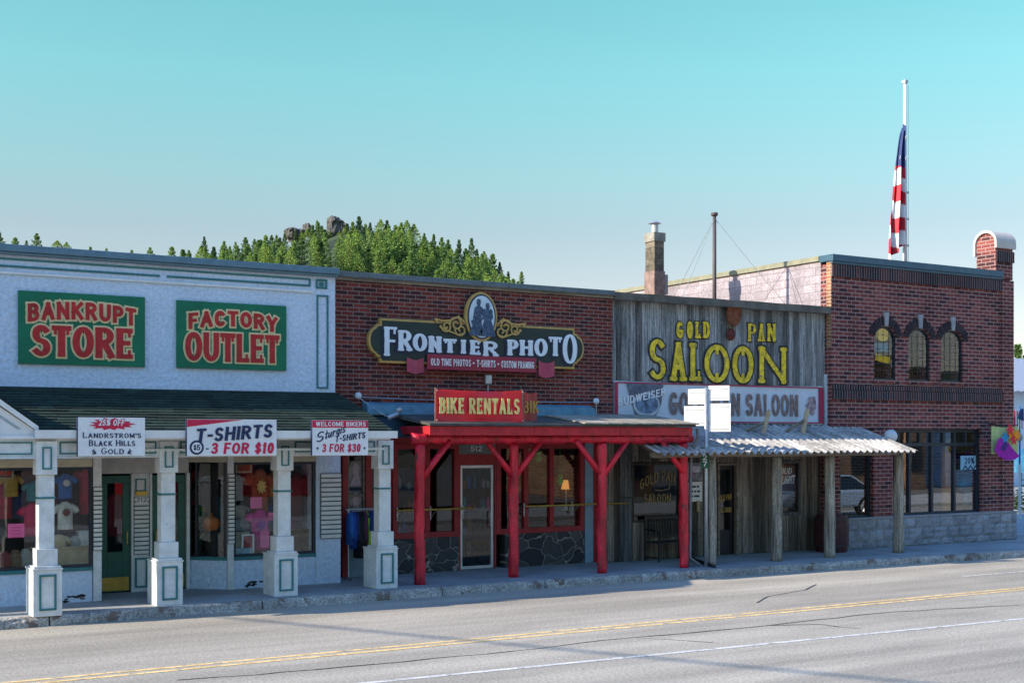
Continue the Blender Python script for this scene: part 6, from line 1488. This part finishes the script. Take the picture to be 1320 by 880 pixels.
# small flag and blue post
yg=27.5; x=U(1316,yg); z1=Z(1316,527,yg)
o=thing('small_flag',(x,yg,.0),'small stars and stripes flag on a blue post beyond the brick corner','flag')
m=MB(); zm=Zx(x,598,yg); m.tube([(x-.06,yg,zm),(x-.06,yg,z1+.1)],.03,8); m.build('post',M('bright_blue_paint',(.01,.12,.35),.5),o); MB().tube([(x-.06,yg,0),(x-.06,yg,zm-.002)],.045,8).build('post_foot',mWorn,o)
m=MB(); W_=.42
for i in range(7): m.m=i%2; m.box(x-.38+.06*i+.0,x-.33+.06*i+.008,yg-.03-.01*(i%2),yg-.02,z1-.95+.05*i,z1-.05)
m.build('stripes',[mFR,mFW],o)
m=MB(); m.prism([(x-.22,z1-.30),(x+.08,z1-.40),(x+.06,z1+.02),(x-.10,z1+.0)],yg-.06,yg-.05); m.build('canton',mFB,o)
m=MB(); m.ball((U(1312,26.5),26.5,Z(1312,563,26.5)),.16,14,10); tag(m.build('globe_light',M('dull_globe',(.34,.33,.30),.5),None,smooth=True,origin=(U(1312,26.5),26.5,2.7)),'dull grey globe light beside the garden flag at the right edge','lamp')
yc=36.0; x=U(1316,yc)
m=MB(); n=14; m.loft([[(x+.9*cos(a)*k,yc+.9*sin(a)*k,z) for a in [2*pi*i/n for i in range(n)]] for z,k in ((Zx(x,608,yc),1.0),(Zx(x,600,yc),.95),(Zx(x,586,yc),.55),(Zx(x,578,yc),.05))]); m.tube([(x,yc,0),(x,yc,Zx(x,608,yc))],.04); tag(m.build('parasol',C('parasol_blue',(.03,.14,.24)),None,smooth=False,origin=(x,yc,0)),'blue parasol standing beyond the brick corner','parasol')
x=U(1314,30); m=MB(); r_=random.Random(3)
o=thing('shrub',(x,30,0),'dark green shrub at the foot of the brick corner, right edge','shrub')
for i in range(260):
    c=Vector((x+r_.gauss(0,.30),30+r_.gauss(0,.3),.2+abs(r_.gauss(.35,.3)))); a=r_.uniform(0,6); d=Vector((cos(a),sin(a),r_.uniform(-.6,.6)))*.10; e=Vector((-sin(a),cos(a),.4))*.05
    m.add([c-d,c+e,c+d,c-e],[(0,1,2,3)])
m.build('leaves',M('shrub_green',(.03,.06,.025),.7,.4,3),o); MB().tube([(x,30,0),(x,30,.6)],.04).build('stem',mDarkB,o)

# ================================================================== rocky wooded hill
def terrain_h(s,t):
    prof=[(-900,20),(-420,40),(-112,57),(-60,53),(-44,55),(-30,56),(-20,62),(-13,67.5),(-8,69),(0,69.5),(5,68),(10,64),(20,60.5),(28,59),(36,56),(44,52),(52,46),(60,40),(90,28),(160,15),(600,5)]
    for (a,b),(c,d) in zip(prof,prof[1:]):
        if a<=s<=c: p=b+(d-b)*(s-a)/(c-a); break
    else: p=5
    k=1-(abs(t)/170.0)**1.15 if t<0 else 1-(t/260.0)**2
    return max(-3,p*max(0,k))
HD=420.0; ha=th(440); hx,hy=HD*sin(ha),HD*cos(ha)
def hw(s,t):   # s across the view, t away from it
    return (hx+s*cos(ha)+t*sin(ha), hy-s*sin(ha)+t*cos(ha))
m=MB(); SS=[-900+i*20 for i in range(76)]; TT=[-170+i*17 for i in range(22)]
P=[]
for t in TT:
    for s_ in SS: x,y=hw(s_,t); P.append((x,y,terrain_h(s_,t)+random.uniform(-.8,.8)))
m.add(P,[(j*len(SS)+i,j*len(SS)+i+1,(j+1)*len(SS)+i+1,(j+1)*len(SS)+i) for j in range(len(TT)-1) for i in range(len(SS)-1)])
struct(m.build('hill',M('hill_undergrowth',(.045,.065,.025),.95,.6,.15,fine=.4),smooth=True))
mRock=M('grey_rock',(.095,.092,.09),.95,.4,.35,1.2,.9,fine=.3)
def rock(u,v,w_,h_,d_,seed,label):
    r_=random.Random(seed); s_=(u-440)*HD/FPX; t=-5; x,y=hw(s_,t); zc=HC+(HOR-v)*dep(x,y)/FPX
    m=MB(); n,k=16,10; P=[]
    for j in range(1,k):
        a=pi*j/k; P.append([(x+w_*sin(a)*cos(2*pi*i/n)*(r:=r_.uniform(.72,1.18)), y+d_*sin(a)*sin(2*pi*i/n)*r, zc-h_*cos(a)*r_.uniform(.8,1.15)*(3.0 if cos(a)>0 else 1)) for i in range(n)])
    m.loft(P); tag(m.build('rock_outcrop',mRock,None,origin=(x,y,zc-h_)),label,'rock','rocks on the wooded hill')
for a in ((431,289,2.5,2.6,3,1,'tallest pointed grey rock at the top of the wooded hill'),(439,293,1.6,2.2,3,2,'grey rock leaning on the right of the tallest hilltop rock'),(397,292,1.1,1.1,2.5,3,'small grey rock left of the tallest hilltop rock'),(378,298,2.2,1.2,3,4,'broad pale rock at the left shoulder of the hilltop'),(389,300,1.9,1.2,3,5,'low rock under the left shoulder of the hilltop'),(500,307,3.2,2.0,3,6,'grey rock among pines right of the hilltop'),(510,312,3.0,2.4,3,7,'grey rock lower among pines right of the hilltop'),(558,326,2.6,2.2,3,8,'large grey rock on the right slope of the wooded hill')):
    rock(*a)
# pines
mLeaf=[]
for i,c in enumerate(((.22,.34,.09),(.15,.25,.08),(.27,.39,.09),(.10,.18,.085))):
    mm_=M('pine_needles_%s'%('light','mid','bright','dark')[i],c,.8,.45,.5,tone=.7); mLeaf.append(mm_)
    nt_=mm_.node_tree; p=nt_.nodes['Principled BSDF']; tr_=nt_.nodes.new('ShaderNodeBsdfTranslucent'); mx_=nt_.nodes.new('ShaderNodeMixShader'); mx_.inputs[0].default_value=.42
    nt_.links.new(p.inputs['Base Color'].links[0].from_socket,tr_.inputs['Color']); nt_.links.new(p.outputs[0],mx_.inputs[1]); nt_.links.new(tr_.outputs[0],mx_.inputs[2]); nt_.links.new(mx_.outputs[0],nt_.nodes['Material Output'].inputs['Surface'])
mBark=M('pine_bark',(.13,.08,.05),.9,.3,2)
def pine_meshes(seed,mat,round_):
    r_=random.Random(seed); m=MB(); H=1.0
    for i in range(1500):
        t=r_.random()**.85; 
        if round_: rad=.22*(1-abs(2*(t-.12)/.88-.9)**2*.9)*(.75+.5*r_.random()); 
        else: rad=(.24*(1-t)**.85+.012)*(.60+.70*((t*8+seed*.3)%1))*(1+.25*sin(seed+5*t))
        rad=max(.02,rad)*sqrt(r_.random()); a=r_.uniform(0,2*pi); z=.14+.86*t-.05*rad/.3
        c=Vector((rad*cos(a),rad*sin(a),z)); L=r_.uniform(.014,.032); d=Vector((cos(a)+r_.uniform(-.6,.6),sin(a)+r_.uniform(-.6,.6),r_.uniform(-.3,.7))).normalized()*L
        e=d.cross(Vector((r_.uniform(-1,1),r_.uniform(-1,1),r_.uniform(-1,1)))).normalized()*L*.55
        m.t=r_.random(); m.add([c-d*.6,c+e,c+d,c-e],[(0,1,2,3)])
    crown=m
    tr=MB(); tr.tube([(0,0,-.12),(0,0,.5),(0,0,.94)],[.018,.012,.003],6)
    for k in range(7): a=k*2.4; z=.28+.08*k; tr.tube([(0,0,z),(.16*(1-z)*cos(a)*1.4,.16*(1-z)*sin(a)*1.4,z+.04)],[.006,.002],4)
    return crown,tr,mat
kinds=[]
kl=['light green conical pine on the wooded hill behind the shops','mid green conical pine on the wooded hill behind the shops','bright green rounded pine on the wooded hill behind the shops','dark blue green pine on the wooded hill behind the shops']
kg=['light green hill pines','mid green hill pines','bright rounded hill pines','dark hill pines']
for k in range(8):
    ki=k%4; cr,tr,mt=pine_meshes(30+k,mLeaf[ki],ki==2)
    o=thing('pine_tree',(0,0,0),kl[ki],'tree',kg[ki]); cr.build('crown',mt,o); tr.build('trunk',mBark,o)
    kinds.append([o,False,ki])
r_=random.Random(77)
def put_pine(x,y,z,h,k,wf=1.0):
    K=kinds[k]
    if not K[1]: o=K[0]; K[1]=True
    else: o=copy_tree(K[0])
    o.location=(x,y,z); o.rotation_euler=(0,0,r_.uniform(0,6)); o.scale=(h*wf,h*wf,h); return o
def roofv(u): return 314+u*.078 if u<430 else 346+(u-430)*.073
cand=[]
# skyline trees read off the picture
for u,v,h in ((7,306,5),(29,299,6.5),(48,306,5),(61,310,4),(73,301,7),(97,310,5),(108,312,4.5),(136,318,4),(155,320,4),(185,322,4),(207,319,5),(233,318,6),(247,322,5),
              (272,305,8),(284,318,6),(296,311,8),(310,312,7),(322,306,9),(333,308,8),(347,303,9),(354,303,8),(364,306,7),(410,284,6),(404,292,7),(447,288,8),(462,279,10),(476,287,8),(489,283,10),(497,284,9),(508,290,9),(522,284,11),(531,289,10),(545,306,9),(556,302,10),(566,306,9),(574,309,9),(588,309,10),(604,307,11),(620,324,10),(631,327,10),(640,338,8),(651,350,6),(668,350,6.5),(422,305,8),(455,292,8),(515,287,9),(597,322,8),(611,321,8),(416,291,7),(426,298,6),(437,299,6),(446,291,7),(383,297,7),(398,295,7),(370,301,7),(391,299,6),(448,290,8),(454,286,8),(441,301,8),(420,296,8),(360,303,8),(405,290,7),(412,287,7)):
    s_=(u-440)*HD/FPX; t=-8; x,y=hw(s_,t); zt=HC+(HOR-v)*dep(x,y)/FPX
    h*=1.35 if u>260 else 1.7; put_pine(x,y,zt-h,h,r_.choice((0,1,3,4,5,7,2)),r_.uniform(.8,1.05)*(1 if u>260 else 1.35))
# the slope below the skyline
cnt=0
for i in range(1500):
    s_=r_.uniform(-48,58); t=r_.uniform(-75,-10); x,y=hw(s_,t); z=terrain_h(s_,t); h=r_.uniform(9.0,15.0)
    d=dep(x,y); rx_=x*cos(TY)-y*sin(TY); u=660+FPX*rx_/d; v=HOR-(z+h-HC)*FPX/d
    if v>roofv(u)+3: continue
    if 368<u<444 and v<(295 if u>420 else 294): continue
    # keep below the skyline of the photograph
    sky_=[(230,321),(265,312),(300,313),(340,306),(370,303),(420,292),(460,286),(500,288),(530,290),(560,306),(600,312),(625,328),(645,347),(680,362)]
    ok=False
    for (a,b),(c,d2) in zip(sky_,sky_[1:]):
        if a<=u<=c: ok= v>b+(d2-b)*(u-a)/(c-a)-1; break
    if not ok: continue
    if cnt>=232: break
    kk=r_.choice((0,1,2,2,0,4,5,6,6,4,3)); put_pine(x,y,z-.5,h,kk,r_.uniform(.70,1.05)); cnt+=1
print('pines',cnt)
# trees at the right edge
yt=75
for k,(u,v,h,lab) in enumerate(((1312,444,8.0,'loose pine rising behind the white house at the right edge'),(1322,458,7,'lower pine behind the white house at the far right edge'),)):
    x=U(u,yt); zt=Zx(x,v,yt); o=copy_tree(kinds[1 if k==0 else 2][0]); o.location=(x,yt,zt-h); o.scale=(h*1.0,h*1.0,h); o['label']=lab; del o['group']
mleft=[K for K in kinds if not K[1]]
for K in mleft:
    for ch in list(K[0].children): bpy.data.objects.remove(ch)
    bpy.data.objects.remove(K[0])

# ================================================================== the street behind the camera: cable, poles, opposite shops, parked car
A=G(330,799,0); B=G(1190,880,0); zc_=9.0; off=Vector((SUN.x,SUN.y))/SUN.z*zc_
pa=Vector((A[0]+off.x,A[1]+off.y)); pb=Vector((B[0]+off.x,B[1]+off.y)); dd=(pb-pa)
e0=pa-dd*.12; e1=pb+dd*.60
m=MB(); m.tube([(e0.x,e0.y,zc_),(e1.x,e1.y,zc_)],.035,6); tag(m.build('overhead_cable',mBlack,None,origin=(e0.x,e0.y,zc_)),'black overhead cable crossing the street outside the frame','cable')
for e,lab in ((e0,'wooden utility pole at the near end of the crossing cable'),(e1,'wooden utility pole at the far end of the crossing cable')):
    o=thing('utility_pole',(e.x,e.y,0),lab,'utility pole'); m=MB(); m.tube([(e.x,e.y,0),(e.x,e.y,9.8)],[.16,.11],10); m.build('pole',mLog,o); MB().box(e.x-.9,e.x+.9,e.y-.05,e.y+.05,9.0,9.12).build('crossarm',mBeam,o)
def shopfront(x0,x1,y,h,m,label,nwin):
    o=thing('opposite_shop',((x0+x1)/2,y,.0),label,'building','shops across the street'); MB().box(x0,x1,y-8,y,.0,h).build('wall',m,o)
    MB().box(x0-.1,x1+.1,y-8.1,y+.12,h,h+.2).build('cornice',mBeam,o)
    for i in range(nwin):
        a=x0+(x1-x0)*(i+.2)/nwin; b=x0+(x1-x0)*(i+.8)/nwin
        w=MB(); w.box(a,b,y+.005,y+.05,.9,2.6); w.build('window',mNavyFr,o)
        if h>5: w=MB(); w.box(a+.3,b-.3,y+.005,y+.05,4.0,5.4); w.build('window',mNavyFr,o)
shopfront(34.0,37.6,-4,6.5,mBrickC,'tan brick shop across the street seen in the left saloon window',1)
shopfront(46,53.2,-4,7,mBrickC,'tan brick shop across the street reflected behind the parked car',2)
shopfront(54.6,56.0,-4,6.5,mBrickC,'narrow tan brick shop end across the street',1)
shopfront(16,24,-14,4.0,mRed,'low red shop across the street behind the camera',2)
shopfront(60,74,-6,4.5,mStucco,'white shop across the street at the far right',3)
# parked car reflected in the brick building's window
o=thing('parked_car',(0,0,0),'silver saloon car parked across the street, reflected in the brick building window','car')
mCar=M('silver_blue_paint',(.50,.60,.72),.25,.03,metal=.2); mTy=M('tyre_rubber',(.015,.015,.016),.8)
m=MB(); prof=[(-2.3,.32),(-2.32,.62),(-2.15,.86),(-1.5,.93),(-.2,.95),(1.0,.90),(1.9,.80),(2.28,.62),(2.3,.34)]
rings=[]
for k,(hw_,zs_) in enumerate(((.80,1.0),(.88,1.0),(.90,1.0))): pass
m.prismx([(p[0],p[1]) for p in prof],-.90,.90); m2=m.build('body',mCar,o,bevel=.08)
m=MB(); m.loft([[(-.84,a,b),(.84,a,b),(.62,c,d),(-.62,c,d)] for a,b,c,d in ((-1.75,.90,-1.05,1.30),)]+[]) if False else None
m=MB(); P=[(-.84,-1.85,.92),(.84,-1.85,.92),(.84,1.05,.90),(-.84,1.05,.90),(-.62,-.95,1.42),(.62,-.95,1.42),(.62,.15,1.43),(-.62,.15,1.43)]
m.add(P,[(3,2,1,0),(4,5,6,7),(0,1,5,4),(1,2,6,5),(2,3,7,6),(3,0,4,7)]); m.build('cabin_glass',M('car_glass',(.02,.03,.035),.1,.02),o,bevel=.06)
m=MB(); m.box(-.60,.60,-.90,.10,1.425,1.455)
for s in (-1,1):
    m.tube([(s*.845,-1.85,.93),(s*.63,-.95,1.43),(s*.63,.15,1.44),(s*.85,1.05,.91)],.035,6)
m.build('roof',mCar,o,bevel=.02)
for s in (-1,1):
    for y_ in (-1.40,1.42):
        w=MB(); n=24; w.loft([[(s*xx,y_+r*cos(2*pi*i/n),.33+r*sin(2*pi*i/n)) for i in range(n)] for xx,r in ((.70,.33),(.90,.33),(.915,.30))]); wo=w.build('wheel',mTy,o)
        w=MB()
        for i in range(5): a=2*pi*i/5; w.tube([(s*.922,y_,.33),(s*.922,y_+.2*cos(a),.33+.2*sin(a))],.035,6)
        w.loft([[(s*xx,y_+r*cos(2*pi*i/n),.33+r*sin(2*pi*i/n)) for i in range(n)] for xx,r in ((.912,.22),(.918,.215))]); w.build('rim',mAlu,wo)
    MB().box(s*.6-.15,s*.6+.15,-2.34,-2.30,.60,.74).build('tail_light',mSignR,o); MB().box(s*.62-.16,s*.62+.16,2.24,2.30,.56,.68).build('headlight',mSignW,o)
o.location=(33.6,10.6,0.01); o.rotation_euler=(0,0,radians(90))
